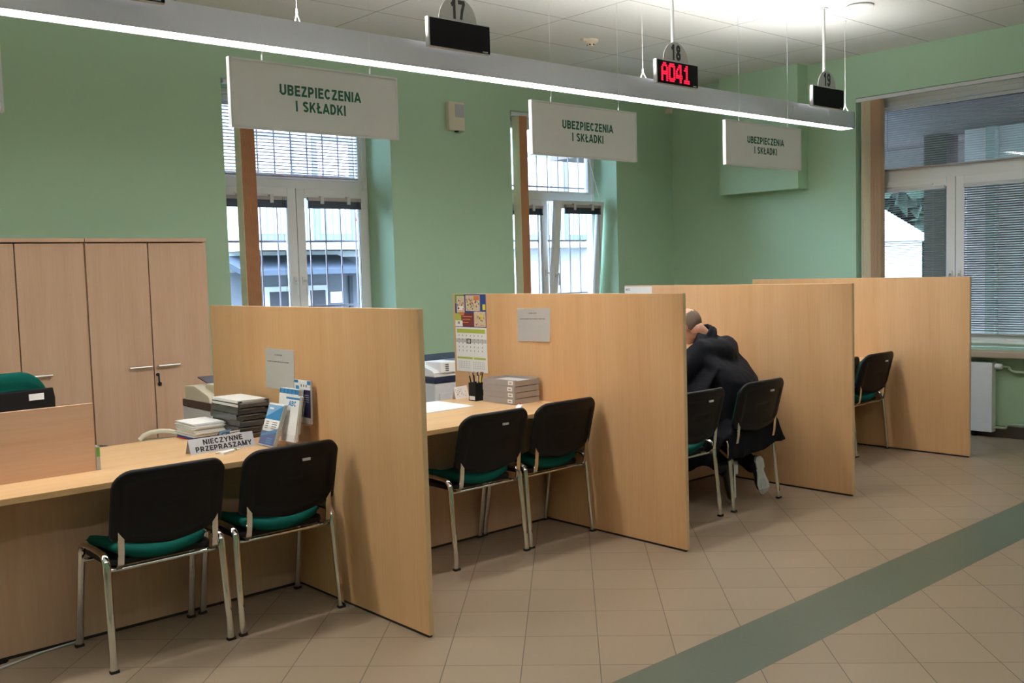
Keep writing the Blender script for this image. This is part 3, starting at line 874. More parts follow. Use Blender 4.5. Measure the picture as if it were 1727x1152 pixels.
# ================================================================== VISITOR CHAIRS
def back_shell(bm, W, z_top, z_corner, z_mid, thick, yb, lean, r, front=False):
    nx, nz = 36, 30
    def top(x):
        d = abs(x) - (W - r)
        return z_top - (r - math.sqrt(max(0, r * r - d * d)) if d > 0 else 0) - 0.006 * (x / W) ** 2
    def bot(x):
        d = abs(x) - (W - 0.02)
        return z_mid + (z_corner - z_mid) * (abs(x) / W) ** 1.6 + (0.02 - math.sqrt(max(0, 4e-4 - d * d)) if d > 0 else 0)
    us = []
    for i in range(nx + 1):
        u = -math.cos(PI * i / nx)
        us.append(0.55 * u + 0.45 * (-1 + 2 * i / nx))
    vs_ = []
    for j in range(nz + 1):
        v = (1 - math.cos(PI * j / nz)) / 2
        vs_.append(0.5 * v + 0.5 * j / nz)
    F, K = [], []
    for i, u in enumerate(us):
        x = u * W; fr, kr = [], []
        for j, v in enumerate(vs_):
            zb, zt = bot(x), top(x)
            z = zb + v * (zt - zb)
            dist = min(W - abs(x), zt - z, z - zb)
            e = min(1, max(0, dist) / 0.022); e = math.sqrt(1 - (1 - e) ** 2)
            y = yb - (z - z_corner) * lean + 0.035 * (x / W) ** 2
            # moulded inset on the rear face
            ins = 0.0
            din = min(W - 0.05 - abs(x), zt - 0.06 - z, z - zb - 0.035)
            if din > 0: ins = 0.008 * min(1, din / 0.008)
            if abs(x) < 0.062 and 0.655 < z < 0.668: ins += 0.008
            fr.append(bm.verts.new((x, y + thick / 2 * e, z)))
            kr.append(bm.verts.new((x, y - thick / 2 * e + ins, z)))
        F.append(fr); K.append(kr)
    for i in range(nx):
        for j in range(nz):
            bm.faces.new((F[i][j], F[i + 1][j], F[i + 1][j + 1], F[i][j + 1]))
            bm.faces.new((K[i][j], K[i][j + 1], K[i + 1][j + 1], K[i + 1][j]))
    bmesh.ops.remove_doubles(bm, verts=bm.verts, dist=1e-5)

def seat_bm(hw, y0, y1):
    bm = bmesh.new(); nx, ny = 24, 20
    T, U = [], []
    for i in range(nx + 1):
        u = -1 + 2 * i / nx; tr, ur = [], []
        for j in range(ny + 1):
            v = -1 + 2 * j / ny
            # squircle footprint
            sx = hw * (1 - 0.10 * max(0, -v) ** 3)
            x = u * sx
            y = (y0 + y1) / 2 + v * (y1 - y0) / 2 * (1 - 0.09 * abs(u) ** 3)
            d = min(1 - abs(u), 1 - abs(v)) / 0.16
            e = math.sqrt(1 - (1 - min(1, max(0, d))) ** 2)
            mid = 0.452 + 0.030 * u * u - 0.022 * max(0, v) ** 2 - 0.012 * (1 - u * u)
            tr.append(bm.verts.new((x, y, mid + 0.026 * e)))
            ur.append(bm.verts.new((x, y, mid - 0.022 * e)))
        T.append(tr); U.append(ur)
    for i in range(nx):
        for j in range(ny):
            bm.faces.new((T[i][j], T[i + 1][j], T[i + 1][j + 1], T[i][j + 1]))
            bm.faces.new((U[i][j], U[i][j + 1], U[i + 1][j + 1], U[i + 1][j]))
    bmesh.ops.remove_doubles(bm, verts=bm.verts, dist=1e-5)
    return bm

oval = circ(0.0165, 12, 0.0105)
def make_chair(label):
    t = thing('visitor_chair', label, 'chair', (0, 0, 0), 0, 'black-backed visitor chairs at the counters')
    obj('seat', seat_bm(0.207, -0.168, 0.215), green_fab, t, smooth=True)
    bm = bmesh.new()
    n = 14
    prism(bm, rrect(-0.222, 0.222, -0.135, 0.195, 0.05), 'z', 0.412, 0.436, 0.008)
    obj('seat_pan', bm, black_pl, t)
    bm = bmesh.new(); back_shell(bm, 0.241, 0.828, 0.535, 0.49, 0.030, -0.222, 0.26, 0.075)
    obj('backrest', bm, black_pl, t, smooth=True)
    bm = bmesh.new(); back_shell(bm, 0.212, 0.806, 0.56, 0.525, 0.020, -0.200, 0.26, 0.06)
    obj('back_cushion', bm, green_fab, t, smooth=True)
    for s in (-1, 1):
        x = s * 0.252; xi = s * 0.243
        # rear half of the side frame
        path = [(x, -0.205, 0.006), (x - s * 0.004, -0.178, 0.30)]
        path += [(xi + (x - xi) * 0.3, -0.167 + 0.05 * (1 - math.cos(a)), 0.425 + 0.045 * math.sin(a)) for a in [PI / 2 * k / 7 for k in range(8)]]
        path += [(xi, -0.02, 0.472)]
        bm = bmesh.new(); sweep(bm, path, oval, side=(1, 0, 0)); lg = obj('leg', bm, chrome, t, smooth=True, sharp=0.9)
        bm = bmesh.new(); box(bm, x - 0.0175, x + 0.0175, -0.2165, -0.193, 0, 0.012, 0.002); obj('foot_cap', bm, rubber, lg)
        path = [(x, 0.205, 0.006), (x - s * 0.004, 0.150, 0.30)]
        path += [(xi + (x - xi) * 0.3, 0.128 - 0.05 * (1 - math.cos(a)), 0.425 + 0.045 * math.sin(a)) for a in [PI / 2 * k / 7 for k in range(8)]]
        path += [(xi, -0.02, 0.4725)]
        bm = bmesh.new(); sweep(bm, path, oval, side=(1, 0, 0)); lg = obj('leg', bm, chrome, t, smooth=True, sharp=0.9)
        bm = bmesh.new(); box(bm, x - 0.0175, x + 0.0175, 0.193, 0.2165, 0, 0.012, 0.002); obj('foot_cap', bm, rubber, lg)
        # flat chrome bracket carrying the backrest
        path = [(s * 0.200, -0.05, 0.405), (s * 0.200, -0.13, 0.405), (s * 0.200, -0.172, 0.411), (s * 0.200, -0.198, 0.432), (s * 0.200, -0.207, 0.475), (s * 0.200, -0.213, 0.535), (s * 0.200, -0.218, 0.59)]
        bm = bmesh.new(); sweep(bm, path, [(-0.0125, -0.003), (0.0125, -0.003), (0.0125, 0.003), (-0.0125, 0.003)], side=(1, 0, 0))
        obj('back_bracket', bm, chrome, t)
    for y in (-0.145, 0.10):
        bm = bmesh.new(); tube(bm, [(-0.246, y, 0.400), (0.246, y, 0.400)], 0.0085, 10); obj('crossbar', bm, chrome, t, smooth=True, sharp=0.9)
    return t
def add_plate(t, x=0.045):
    bm = bmesh.new(); z = 0.752; y = -0.222 - (z - 0.535) * 0.26 - 0.0125
    box(bm, x - 0.02, x + 0.02, y - 0.0035, y + 0.004, z - 0.006, z + 0.006, 0.0015)
    obj('maker_plate', bm, light_pl, t)
chair0 = make_chair('black-backed chair nearest the viewer, left of the pair at the closed counter')
chair0.location = (-0.876, 0.824, 0)
chairs = [
    ((-0.312, 0.832, 0), 0.0, 'black-backed chair against the nearest partition, right of the pair at the closed counter', 0.05),
    ((0.930, 0.880, 0), 0.0, 'black-backed chair in the second booth, left of its pair', 0.045),
    ((1.478, 0.890, 0), 0.0, 'black-backed chair beside the partition that carries the calendar', None),
    ((2.268, 0.545, 0), 0.0, 'empty black-backed chair left of the crouching person', 0.06),
    ((2.911, 0.545, 0), 0.0, 'black-backed chair on which the person in black is sitting', 0.06),
    ((4.450, 0.860, 0), 0.0, 'far chair mostly hidden behind the third partition', None),
    ((5.004, 0.865, 0), 0.0, 'far black-backed chair beside the last partition', 0.07)]
for loc, rz, lab, pl in chairs:
    c = dup(chair0, loc, rz, lab)
    if pl is not None: add_plate(c, pl)

# ================================================================== CABINETS
def cabinet(label, x0, x1, split, lock):
    w = x1 - x0; cx = (x0 + x1) / 2; d0 = 3.318; dep = YB - 0.012 - d0
    t = thing('cabinet', label, 'cabinet', (cx, d0, 0), 0, 'tall beech cabinets')
    bm = bmesh.new()
    box(bm, -w / 2 + 0.001, -w / 2 + 0.019, 0.02, dep, 0.0, 1.83); box(bm, w / 2 - 0.019, w / 2 - 0.001, 0.02, dep, 0, 1.83)
    box(bm, -w / 2 + 0.019, w / 2 - 0.019, dep - 0.01, dep, 0, 1.83); box(bm, -w / 2 + 0.019, w / 2 - 0.019, 0.022, dep - 0.01, 0.02, 0.06)
    obj('body', bm, beech, t)
    obj('top_board', B(-w / 2 + 0.0005, w / 2 - 0.0005, -0.012, dep, 1.832, 1.857, 0.002), beech_x, t)
    sp = split - cx
    for k, (a, b_) in enumerate(((-w / 2 + 0.0035, sp - 0.0035), (sp + 0.0035, w / 2 - 0.0035))):
        d = obj('door', B(a, b_, 0.0, 0.019, 0.05, 1.824, 0.0015, 1), beech, t)
        hx = (sp - 0.175, sp - 0.022) if k == 0 else (sp + 0.022, sp + 0.175)
        bm = bmesh.new()
        tube(bm, [(hx[0], -0.028, 0.985), (hx[1], -0.028, 0.985)], 0.006, 8)
        for hh in hx: tube(bm, [(hh + (0.012 if hh == hx[0] else -0.012), 0.002, 0.985), (hh + (0.012 if hh == hx[0] else -0.012), -0.028, 0.985)], 0.005, 8)
        obj('handle', bm, steel, d)
        if k == 1 and lock:
            bm = bmesh.new(); lathe(bm, [(0.012, -0.008), (0.012, 0.001)], 14, (sp + 0.022, 0, 0.925), 'y')
            lk = obj('lock', bm, black_pl, d)
    if lock:
        bm = bmesh.new(); box(bm, sp + 0.021, sp + 0.031, -0.012, -0.009, 0.865, 0.925); lathe(bm, [(0.013, -0.014), (0.013, -0.007)], 14, (sp + 0.03, 0, 0.862), 'y')
        obj('key', bm, black_pl, t)
    return t
cabinet('tall beech cabinet with a black key in its lock, beside the window', -0.235, 0.60, 0.181, True)
cabinet('tall beech cabinet behind the green office chair', -1.085, -0.2375, -0.662, False)

# ================================================================== OFFICE CHAIR
t = thing('office_chair', 'green office chair with a stickered black back shell behind the near counter', 'office chair', (-1.10, 2.30, 0), 0.10)
bm = bmesh.new(); back_shell(bm, 0.224, 1.122, 0.66, 0.62, 0.06, -0.165, 0.10, 0.16); obj('backrest', bm, green_fab, t, smooth=True)
bm = bmesh.new()
for v in []: pass
prism(bm, [(-0.222, 0.64), (0.222, 0.64), (0.222, 0.98), (0.215, 1.03), (-0.215, 1.03), (-0.222, 0.98)], 'y', -0.262, -0.232, 0.008)
bs = obj('back_shell', bm, black_pl, t)
obj('sticker', B(0.09, 0.165, -0.2645, -0.2625, 0.975, 1.008), paper, bs)
bm = bmesh.new(); prism(bm, rrect(-0.23, 0.23, -0.15, 0.30, 0.08), 'z', 0.44, 0.52, 0.02); obj('seat', bm, green_fab, t)
bm = bmesh.new(); tube(bm, [(0, 0.05, 0.12), (0, 0.05, 0.44)], 0.028, 14); obj('column', bm, black_pl, t)
bm = bmesh.new(); sweep(bm, [(0, 0.0, 0.43), (0, -0.2, 0.45), (0, -0.25, 0.55), (0, -0.247, 0.70)], [(-0.03, -0.005), (0.03, -0.005), (0.03, 0.005), (-0.03, 0.005)], side=(1, 0, 0)); obj('back_bar', bm, black_pl, t)
for s in (-1, 1):
    bm = bmesh.new()
    sweep(bm, [(s * 0.2, 0.12, 0.45), (s * 0.285, 0.12, 0.47), (s * 0.295, 0.08, 0.62)], [(-0.02, -0.006), (0.02, -0.006), (0.02, 0.006), (-0.02, 0.006)])
    prism(bm, rrect(s * 0.295 - 0.035, s * 0.295 + 0.035, -0.14, 0.14, 0.03), 'z', 0.62, 0.65, 0.008)
    obj('armrest', bm, black_pl, t)
for k in range(5):
    a = 2 * PI * k / 5 + 0.3
    bm = bmesh.new(); dx, dy = math.cos(a), math.sin(a)
    sweep(bm, [(0.02 * dx, 0.05 + 0.02 * dy, 0.115), (0.27 * dx, 0.05 + 0.27 * dy, 0.075)], [(-0.02, -0.012), (0.02, -0.012), (0.02, 0.012), (-0.02, 0.012)], side=(-dy, dx, 0))
    lg = obj('leg', bm, black_pl, t)
    bm = bmesh.new(); lathe(bm, [(0.0, -0.02), (0.026, -0.02), (0.03, 0), (0.026, 0.02), (0.0, 0.02)], 14, (0, 0, 0)); 
    R = Matrix.Translation((0.27 * dx, 0.05 + 0.27 * dy, 0.031)) @ Matrix.Rotation(a, 4, 'Z') @ Matrix.Rotation(PI / 2, 4, 'X')
    for v in bm.verts: v.co = R @ v.co
    obj('castor', bm, black_pl, lg)

t = thing('stool', 'round black stool top just showing behind the rear edge of the near counter', 'stool', (-0.50, 2.62, 0))
bm = bmesh.new(); lathe(bm, [(0.0, 0.53), (0.11, 0.53), (0.12, 0.545), (0.12, 0.575), (0.10, 0.595), (0.0, 0.60)], 28); obj('seat', bm, black_pl, t, smooth=True)
bm = bmesh.new(); tube(bm, [(0, 0, 0.03), (0, 0, 0.53)], 0.022, 12); obj('column', bm, steel, t)
bm = bmesh.new(); lathe(bm, [(0.0, 0.0), (0.20, 0.0), (0.20, 0.012), (0.03, 0.035), (0.0, 0.035)], 28); obj('base', bm, black_pl, t)

# ================================================================== PAPERS ON THE PANELS
def marks(bm, O, X, Y, rows, mat=0):
    """rows: (u, v, width, height, n) small print dashes"""
    O, X, Y = Vector(O), Vector(X), Vector(Y)
    for u, v, w, h, n in rows:
        x = u
        for i in range(n):
            ww = w / n * (0.45 + 0.35 * random.random())
            quad(bm, O + X * x + Y * v, X * ww, Y * h, mat, 0.0007)
            x += w / n
def panel_notice(label, xp, y_l, z_t, w, h, rot):
    t = thing('paper_notice', label, 'notice', (xp - 0.0015, y_l, z_t), 0, 'paper notices taped to the partitions')
    c, s = math.cos(rot), math.sin(rot)
    X = Vector((0, -c, s)); Y = Vector((0, s, c))
    bm = bmesh.new()
    nx, ny = 6, 6
    g = []
    for i in range(nx + 1):
        col = []
        for j in range(ny + 1):
            u, v = w * i / nx, -h * j / ny
            lift = 0.012 * (j / ny) ** 2 * (0.3 + 0.7 * i / nx)
            col.append(bm.verts.new(X * u + Y * v + Vector((-lift - 0.0005, 0, 0))))
        g.append(col)
    for i in range(nx):
        for j in range(ny): bm.faces.new((g[i][j], g[i][j + 1], g[i + 1][j + 1], g[i + 1][j]))
    bmesh.ops.solidify(bm, geom=bm.faces[:], thickness=0.0005)
    obj('sheet', bm, paper, t, smooth=True, sharp=0.6)
    bm = bmesh.new()
    marks(bm, Vector((-0.0028, 0, 0)), X, Y, [(w * 0.36, -h * 0.165, w * 0.26, h * 0.028, 7), (w * 0.09, -h * 0.335, w * 0.76, h * 0.028, 26)])
    obj('print', bm, text_grey, t)
    return t
panel_notice('white notice sheet taped above the leaflets on the nearest partition', -PF, 1.352, 1.203, 0.300, 0.207, 0.0)
panel_notice('white notice sheet taped on the partition right of the calendar', PD - PF, 1.330, 1.326, 0.303, 0.208, 0.02)
t = thing('paper_notice', 'white sheet taped at the rear top of the third partition', 'notice', (2 * PD - PF - 0.001, 1.985, 1.412), 0, 'paper notices taped to the partitions')
obj('sheet', B(-0.0008, 0, -0.283, 0, -0.20, 0), paper, t)
text('print', 'A013', 0.018, text_grey, t, (-0.0009, -0.035, -0.024), (0, -1, 0), (0, 0, 1), width=0.045)
t = thing('wall_calendar', 'calendar with coloured picture header and green month bars on the second partition', 'calendar', (PD - PF - 0.001, 1.962, 1.416), 0)
cw = 0.325
X = Vector((0, -1, 0)); Y = Vector((0, 0, 1))
bm = B(-0.002, 0, -cw, 0, -0.222, 0.0)
hd = obj('header', bm, cobalt_p, t)
bm = bmesh.new()
O = Vector((-0.0022, 0, 0))
def patch(u0, u1, v0, v1, m, z=0.0005): quad(bm, O + X * (u0 * cw) + Y * (-v1 * 0.222), X * ((u1 - u0) * cw), Y * ((v1 - v0) * 0.222), m, z)
patch(0.0, 0.30, 0.0, 0.05, 0); patch(0.0, 0.06, 0.05, 0.28, 0)
patch(0.06, 0.32, 0.05, 0.56, 1, 0.0006); patch(0.36, 0.82, 0.03, 0.50, 1, 0.0006)
patch(0.12, 0.28, 0.36, 0.48, 7, 0.0009); patch(0.62, 0.80, 0.05, 0.18, 3, 0.0009)
patch(0.0, 0.20, 0.58, 0.80, 2, 0.0006); patch(0.14, 0.30, 0.54, 0.64, 3, 0.0008)
patch(0.20, 0.62, 0.56, 0.98, 4, 0.0007); patch(0.62, 0.99, 0.52, 0.98, 1, 0.0008)
patch(0.0, 0.24, 0.80, 0.98, 7, 0.0008); patch(0.90, 0.99, 0.30, 0.47, 5, 0.0008)
patch(0.80, 0.88, 0.60, 0.75, 5, 0.0010)
for k in range(14):
    patch(0.40 + 0.37 * random.random(), 0.0, 0, 0, 6) if False else None
for k in range(26):
    u = 0.38 + 0.40 * random.random(); v = 0.10 + 0.34 * random.random()
    patch(u, u + 0.025, v, v + 0.05, random.choice([3, 0, 4, 6]), 0.0011)
for k in range(16):
    u = 0.65 + 0.30 * random.random(); v = 0.58 + 0.34 * random.random()
    patch(u, u + 0.02, v, v + 0.05, random.choice([3, 5, 6]), 0.0011)
for k in range(10):
    u = 0.08 + 0.2 * random.random(); v = 0.12 + 0.36 * random.random()
    patch(u, u + 0.025, v, v + 0.05, random.choice([3, 4, 6]), 0.0011)
for k in range(3): patch(0.24, 0.56 - 0.06 * k, 0.66 + 0.09 * k, 0.685 + 0.09 * k, 3, 0.0011)
patch(0.08, 0.10, 0.83, 0.90, 6, 0.0011); patch(0.115, 0.14, 0.83, 0.90, 6, 0.0011)
obj('pictures', bm, [leaf_gr, peach_p, lime_p, orange_p, maroon_p, yellow_p, text_black, paper], hd)
bm = B(-0.003, 0, -cw, 0, -0.524, -0.2225)
pad = obj('month_pad', bm, paper, t)
bm = bmesh.new(); O = Vector((-0.0032, 0, -0.2225)); ph = 0.3015
def pm(u0, u1, v0, v1, m, z=0.0005): quad(bm, O + X * (u0 * cw) + Y * (-v1 * ph), X * ((u1 - u0) * cw), Y * ((v1 - v0) * ph), m, z)
pm(0.04, 0.96, 0.04, 0.13, 0); pm(0.04, 0.54, 0.67, 0.715, 0); pm(0.58, 0.96, 0.67, 0.715, 0)
pm(0.0, 1.0, 0.26, 0.345, 1)
for r_ in range(5):
    for c_ in range(7):
        u = 0.10 + 0.125 * c_; v = 0.17 + 0.085 * r_
        pm(u, u + 0.018, v, v + 0.032, 2, 0.0008)
for q in (0, 1):
    for r_ in range(4):
        for c_ in range(7):
            u = 0.10 + 0.46 * q + 0.055 * c_; v = 0.765 + 0.045 * r_
            pm(u, u + 0.010, v, v + 0.026, 2, 0.0008)
obj('print', bm, [lime_p, grey_band, text_grey], pad)
bm = bmesh.new()
for (u0, u1, v0, v1) in ((0.365, 0.505, 0.255, 0.275), (0.365, 0.505, 0.345, 0.365), (0.365, 0.390, 0.255, 0.365), (0.480, 0.505, 0.255, 0.365)):
    a = O + X * (u0 * cw) + Y * (-v1 * ph)
    quad(bm, a, X * ((u1 - u0) * cw), Y * ((v1 - v0) * ph), 0, 0.0016)
obj('date_marker', bm, text_black, t)

# ================================================================== ON THE NEAR COUNTER
t = thing('closed_sign', 'silver tent sign reading NIECZYNNE PRZEPRASZAMY on the near counter', 'desk sign', (-0.402, 1.10, DZ), 0.015)
bm = bmesh.new(); prism(bm, [(-0.028, 0.0), (-0.026, 0.0), (0.002, 0.066), (0.027, 0.0), (0.029, 0.0), (0.003, 0.069), (0.0, 0.0695)], 'x', -0.166, 0.166)
obj('plate', bm, plate_grey if False else alu, t)
nv = Vector((0, 0.028, 0.0685)).normalized()
O = Vector((0, -0.0285, 0.0)) 
text('lettering', 'NIECZYNNE', 0.0255, text_black, t, O + nv * 0.0535 + Vector((0.006, 0, 0)), (1, 0, 0), nv, width=0.202)
text('lettering', 'PRZEPRASZAMY', 0.0255, text_black, t, O + nv * 0.0215 + Vector((0.006, 0, 0)), (1, 0, 0), nv, width=0.288)
t = thing('correction_pen', 'squat white correction pen in front of the closed sign', 'pen', (-0.432, 0.968, DZ), 0.45)
bm = bmesh.new(); prism(bm, rrect(-0.045, 0.03, -0.013, 0.013, 0.008), 'z', 0, 0.014, 0.003); obj('barrel', bm, paper, t)
bm = bmesh.new(); lathe(bm, [(0.006, 0.03), (0.0045, 0.045), (0.0018, 0.058)], 10, (0, 0, 0.007), 'x'); obj('tip', bm, cream_pl, t)
t = thing('pen', 'thin white pen lying beside the correction pen', 'pen', (-0.405, 1.015, DZ), 0.12)
bm = bmesh.new(); lathe(bm, [(0.004, -0.07), (0.0048, -0.06), (0.0048, 0.05), (0.0012, 0.066)], 10, (0, 0, 0.0048), 'x'); obj('barrel', bm, white_paint, t)
bm = bmesh.new(); lathe(bm, [(0.0052, 0.03), (0.0052, 0.042)], 10, (0, 0, 0.0052), 'x'); obj('ring', bm, leaf_gr, t)

def tray(name, label, cat, x0, x1, y0, y1, z, h, mat, group, tag_=False, rz=0.0, lip=0.55):
    cx, cy = (x0 + x1) / 2, (y0 + y1) / 2
    t = thing(name, label, cat, (cx, cy, z), rz, group)
    hx, hy = (x1 - x0) / 2, (y1 - y0) / 2
    bm = bmesh.new()
    w = 0.003
    box(bm, -hx, hx, -hy, hy, 0.0, w)
    box(bm, -hx, -hx + w, -hy, hy, w, h, 0.001, 1); box(bm, hx - w, hx, -hy, hy, w, h, 0.001, 1)
    box(bm, -hx + w, hx - w, hy - w, hy, w, h); box(bm, -hx + w, hx - w, -hy, -hy + w, w, h * lip)
    for sx in (-1, 1):
        for sy in (-1, 1): box(bm, sx * (hx - 0.012) - 0.008, sx * (hx - 0.012) + 0.008, sy * (hy - 0.014) - 0.008, sy * (hy - 0.014) + 0.008, h - 0.006, h)
    obj('tray_shell', bm, mat, t)
    if tag_:
        lb = obj('label', B(-hx - 0.001, -hx, -hy + 0.018, -hy + 0.062, h * 0.22, h * 0.86), paper, t)
        bm = bmesh.new(); quad(bm, (-hx - 0.0012, -hy + 0.051, h * 0.45), (0, -0.022, 0), (0, 0, h * 0.16), 0, 0.0006); obj('label_print', bm, text_grey, lb)
    return t
def pile(name, label, cat, x0, x1, y0, y1, z, h, n, mats, jit=0.006, group=None, thing_mat=None):
    """loose stack of sheets: one object, every sheet slightly askew"""
    cx, cy = (x0 + x1) / 2, (y0 + y1) / 2
    bm = bmesh.new()
    for i in range(n):
        a = random.uniform(-1, 1) * jit * 4; dx = random.uniform(-jit, jit); dy = random.uniform(-jit, jit)
        M = Matrix.Translation((dx, dy, 0)) @ Matrix.Rotation(a, 4, 'Z')
        z0 = h * i / n
        box(bm, -(x1 - x0) / 2, (x1 - x0) / 2, -(y1 - y0) / 2, (y1 - y0) / 2, z0, z0 + h / n * 0.88, mtx=M, mat=i % len(mats))
    o = obj(name, bm, mats, None, (cx, cy, z))
    return tag(o, label, cat, group)
G = 'smoky letter trays stacked on the near counter'
pos = ['bottom', 'second', 'third', 'fourth', 'fifth', 'top']
n = 6; hh = 0.0325
for i in range(n):
    j = (i % 3 - 1) * 0.006
    tray('letter_tray', f'smoky dark letter tray, {pos[i]} one of the stack behind the closed sign' if i not in (1, 2, 3, 4) else f'smoky dark letter tray, {pos[i]} from the bottom of the stack behind the closed sign',
         'tray', -0.217 + j, -0.043, 1.285 - j, 1.59, DZ + i * hh, hh - 0.0005, smoke_t, G)
    if i < n - 1:
        pile('paper_stack', f'papers lying in the smoky tray, {pos[i]} level of the dark tray stack', 'papers', -0.205, -0.055, 1.30, 1.57, DZ + i * hh + 0.0032, 0.020, 4, [paper, grey_pl, smoke_t], 0.003, 'papers inside the smoky trays')
pile('paper_stack', 'pale paper sheaf lying on top of the dark letter trays', 'papers', -0.212, -0.052, 1.292, 1.58, DZ + (n - 1) * hh + 0.0035, 0.034, 5, [paper, paper, cream_pl], 0.004, 'papers inside the smoky trays')
bm = B(-0.08, 0.08, -0.10, 0.10, 0, 0.004, 0.001); o = obj('red_folder', bm, red_p, None, (-0.307, 1.548, DZ)); o.rotation_euler.z = 0.06
tag(o, 'red folder at the bottom of the paper pile left of the dark trays', 'folder', 'folders under the paper pile')
bm = bmesh.new()
prism(bm, [(-0.082, 0), (0.078, 0), (0.078, 0.012), (-0.082, 0.012), (-0.086, 0.006)], 'y', -0.105, 0.095); o = obj('blue_folder', bm, blue_p, None, (-0.303, 1.548, DZ + 0.0045))
tag(o, 'blue folder above the red one in the paper pile left of the dark trays', 'folder', 'folders under the paper pile')
pile('paper_stack', 'white paper pile resting on the blue folder left of the dark trays', 'papers', -0.388, -0.222, 1.43, 1.655, DZ + 0.0175, 0.07, 12, [paper, paper, light_pl, paper], 0.006)
# wire desk tidy with cards
t = thing('card_holder', 'black wire card holder between the closed sign and the dark trays', 'holder', (-0.285, 1.24, DZ), 0.2)
bm = bmesh.new()
for y in (-0.03, 0.0, 0.03):
    tube(bm, [(-0.05, y, 0.002), (-0.05, y, 0.05), (-0.045, y, 0.056), (0.045, y, 0.056), (0.05, y, 0.05), (0.05, y, 0.002)], 0.002, 6)
for x in (-0.05, 0.05): tube(bm, [(x, -0.03, 0.002), (x, 0.03, 0.002)], 0.002, 6)
obj('wire_frame', bm, black_pl, t)
for (dx, dy, w, h, m, lab) in ((0.02, -0.015, 0.06, 0.062, paper, 'white card in the front slot of the wire holder'), (-0.02, 0.015, 0.07, 0.066, pale_blue, 'grey-blue card in the rear slot of the wire holder')):
    o = obj('card', B(-w / 2, w / 2, -0.0015, 0.0015, 0.001, h), m, None, (-0.285 + dx, 1.24 + dy + dx * 0.2, DZ)); o.rotation_euler.z = 0.2
    tag(o, lab, 'card', 'cards in the wire holder')
o = obj('photo_card', B(-0.045, 0.045, -0.03, 0.03, 0, 0.006, 0.001), peach_p, None, (-0.395, 1.25, DZ)); o.rotation_euler.z = 0.5
tag(o, 'small brown and cream card lying left of the wire holder', 'card')
# telephone on a low return table
t = thing('return_table', 'low beech return table behind the near counter', 'table', (-0.47, 1.90, 0))
obj('top', B(-0.2, 0.18, -0.22, 0.25, 0.64, 0.665, 0.002), maple_top, t)
for s in (-1, 1): obj('side_panel', B(s * 0.17 - 0.009, s * 0.17 + 0.009, -0.2, 0.23, 0, 0.64), beech, t)
t = thing('telephone', 'cream desk telephone just behind the rear edge of the near counter', 'telephone', (-0.40, 1.83, 0.665), -0.35)
bm = bmesh.new(); prism(bm, [(-0.10, 0), (0.10, 0), (0.10, 0.05), (-0.10, 0.028)], 'x', -0.10, 0.10, 0.006); obj('base', bm, cream_pl, t)
bm = bmesh.new()
pts = [(-0.105, 0.07, 0.052), (-0.085, 0.07, 0.072), (-0.05, 0.07, 0.085), (0, 0.07, 0.09), (0.05, 0.07, 0.085), (0.085, 0.07, 0.072), (0.105, 0.07, 0.052)]
sweep(bm, pts, rrect(-0.022, 0.022, -0.011, 0.011, 0.007, 3), side=(0, 1, 0))
hs = obj('handset', bm, cream_pl, t)
bm = bmesh.new()
for r_ in range(4):
    for c_ in range(3): box(bm, -0.045 + c_ * 0.03, -0.025 + c_ * 0.03, -0.08 + r_ * 0.026, -0.062 + r_ * 0.026, 0.030 + r_ * 0.003, 0.040 + r_ * 0.003)
obj('keypad', bm, grey_pl, t)

# leaflets against the nearest partition
t = thing('leaflet_holder', 'clear acrylic tiered leaflet holder at the foot of the nearest partition', 'holder', (0, 0, DZ))
def slab(Y0, Y1, b, tt, th):
    """leaning slab facing -X: bottom (x,z), top (x,z), thickness th towards +X"""
    bm = bmesh.new()
    prism(bm, [(b[0], b[1]), (tt[0], tt[1]), (tt[0] + th, tt[1]), (b[0] + th, b[1])], 'y', Y0, Y1)
    return bm
tiers = [(0.925, 1.070, (-0.222, 0.756), (-0.150, 0.952), 0.024), (0.848, 0.978, (-0.148, 0.776), (-0.106, 0.992), 0.020),
         (0.900, 1.085, (-0.112, 0.802), (-0.082, 1.022), 0.026), (0.850, 1.005, (-0.052, 0.852), (-0.046, 1.064), 0.010)]
for k, (a, b_, bt, tp, th) in enumerate(tiers):
    bm = bmesh.new()
    zb = bt[1] - DZ
    def P(y0, y1, pts): prism(bm, [(p[0], p[1] - DZ) for p in pts], 'y', y0, y1)
    P(a - 0.006, b_ + 0.006, [(bt[0] + th + 0.002, bt[1] - 0.004), (tp[0] + th + 0.002, tp[1] - 0.03), (tp[0] + th + 0.004, tp[1] - 0.03), (bt[0] + th + 0.004, bt[1] - 0.004)])
    P(a - 0.006, b_ + 0.006, [(bt[0] - 0.004, bt[1] - 0.006), (bt[0] + th + 0.004, bt[1] - 0.006), (bt[0] + th + 0.004, bt[1] - 0.003), (bt[0] - 0.004, bt[1] - 0.003)])
    f = 0.45 if k == 0 else 0.16
    q = (bt[0] + (tp[0] - bt[0]) * f - 0.004, bt[1] + (tp[1] - bt[1]) * f)
    P(a - 0.006, b_ + 0.006, [(bt[0] - 0.004, bt[1] - 0.004), (q[0], q[1]), (q[0] + 0.002, q[1]), (bt[0] - 0.002, bt[1] - 0.004)])
    if bt[1] - 0.006 > DZ + 0.004:
        xe = bt[0] + th
        P((a + b_) / 2 - 0.05, (a + b_) / 2 + 0.05, [(xe - 0.002, DZ), (xe + 0.001, DZ), (xe + 0.001, bt[1] - 0.004), (xe - 0.002, bt[1] - 0.004)])
    obj('tier', bm, clear_pl, t)
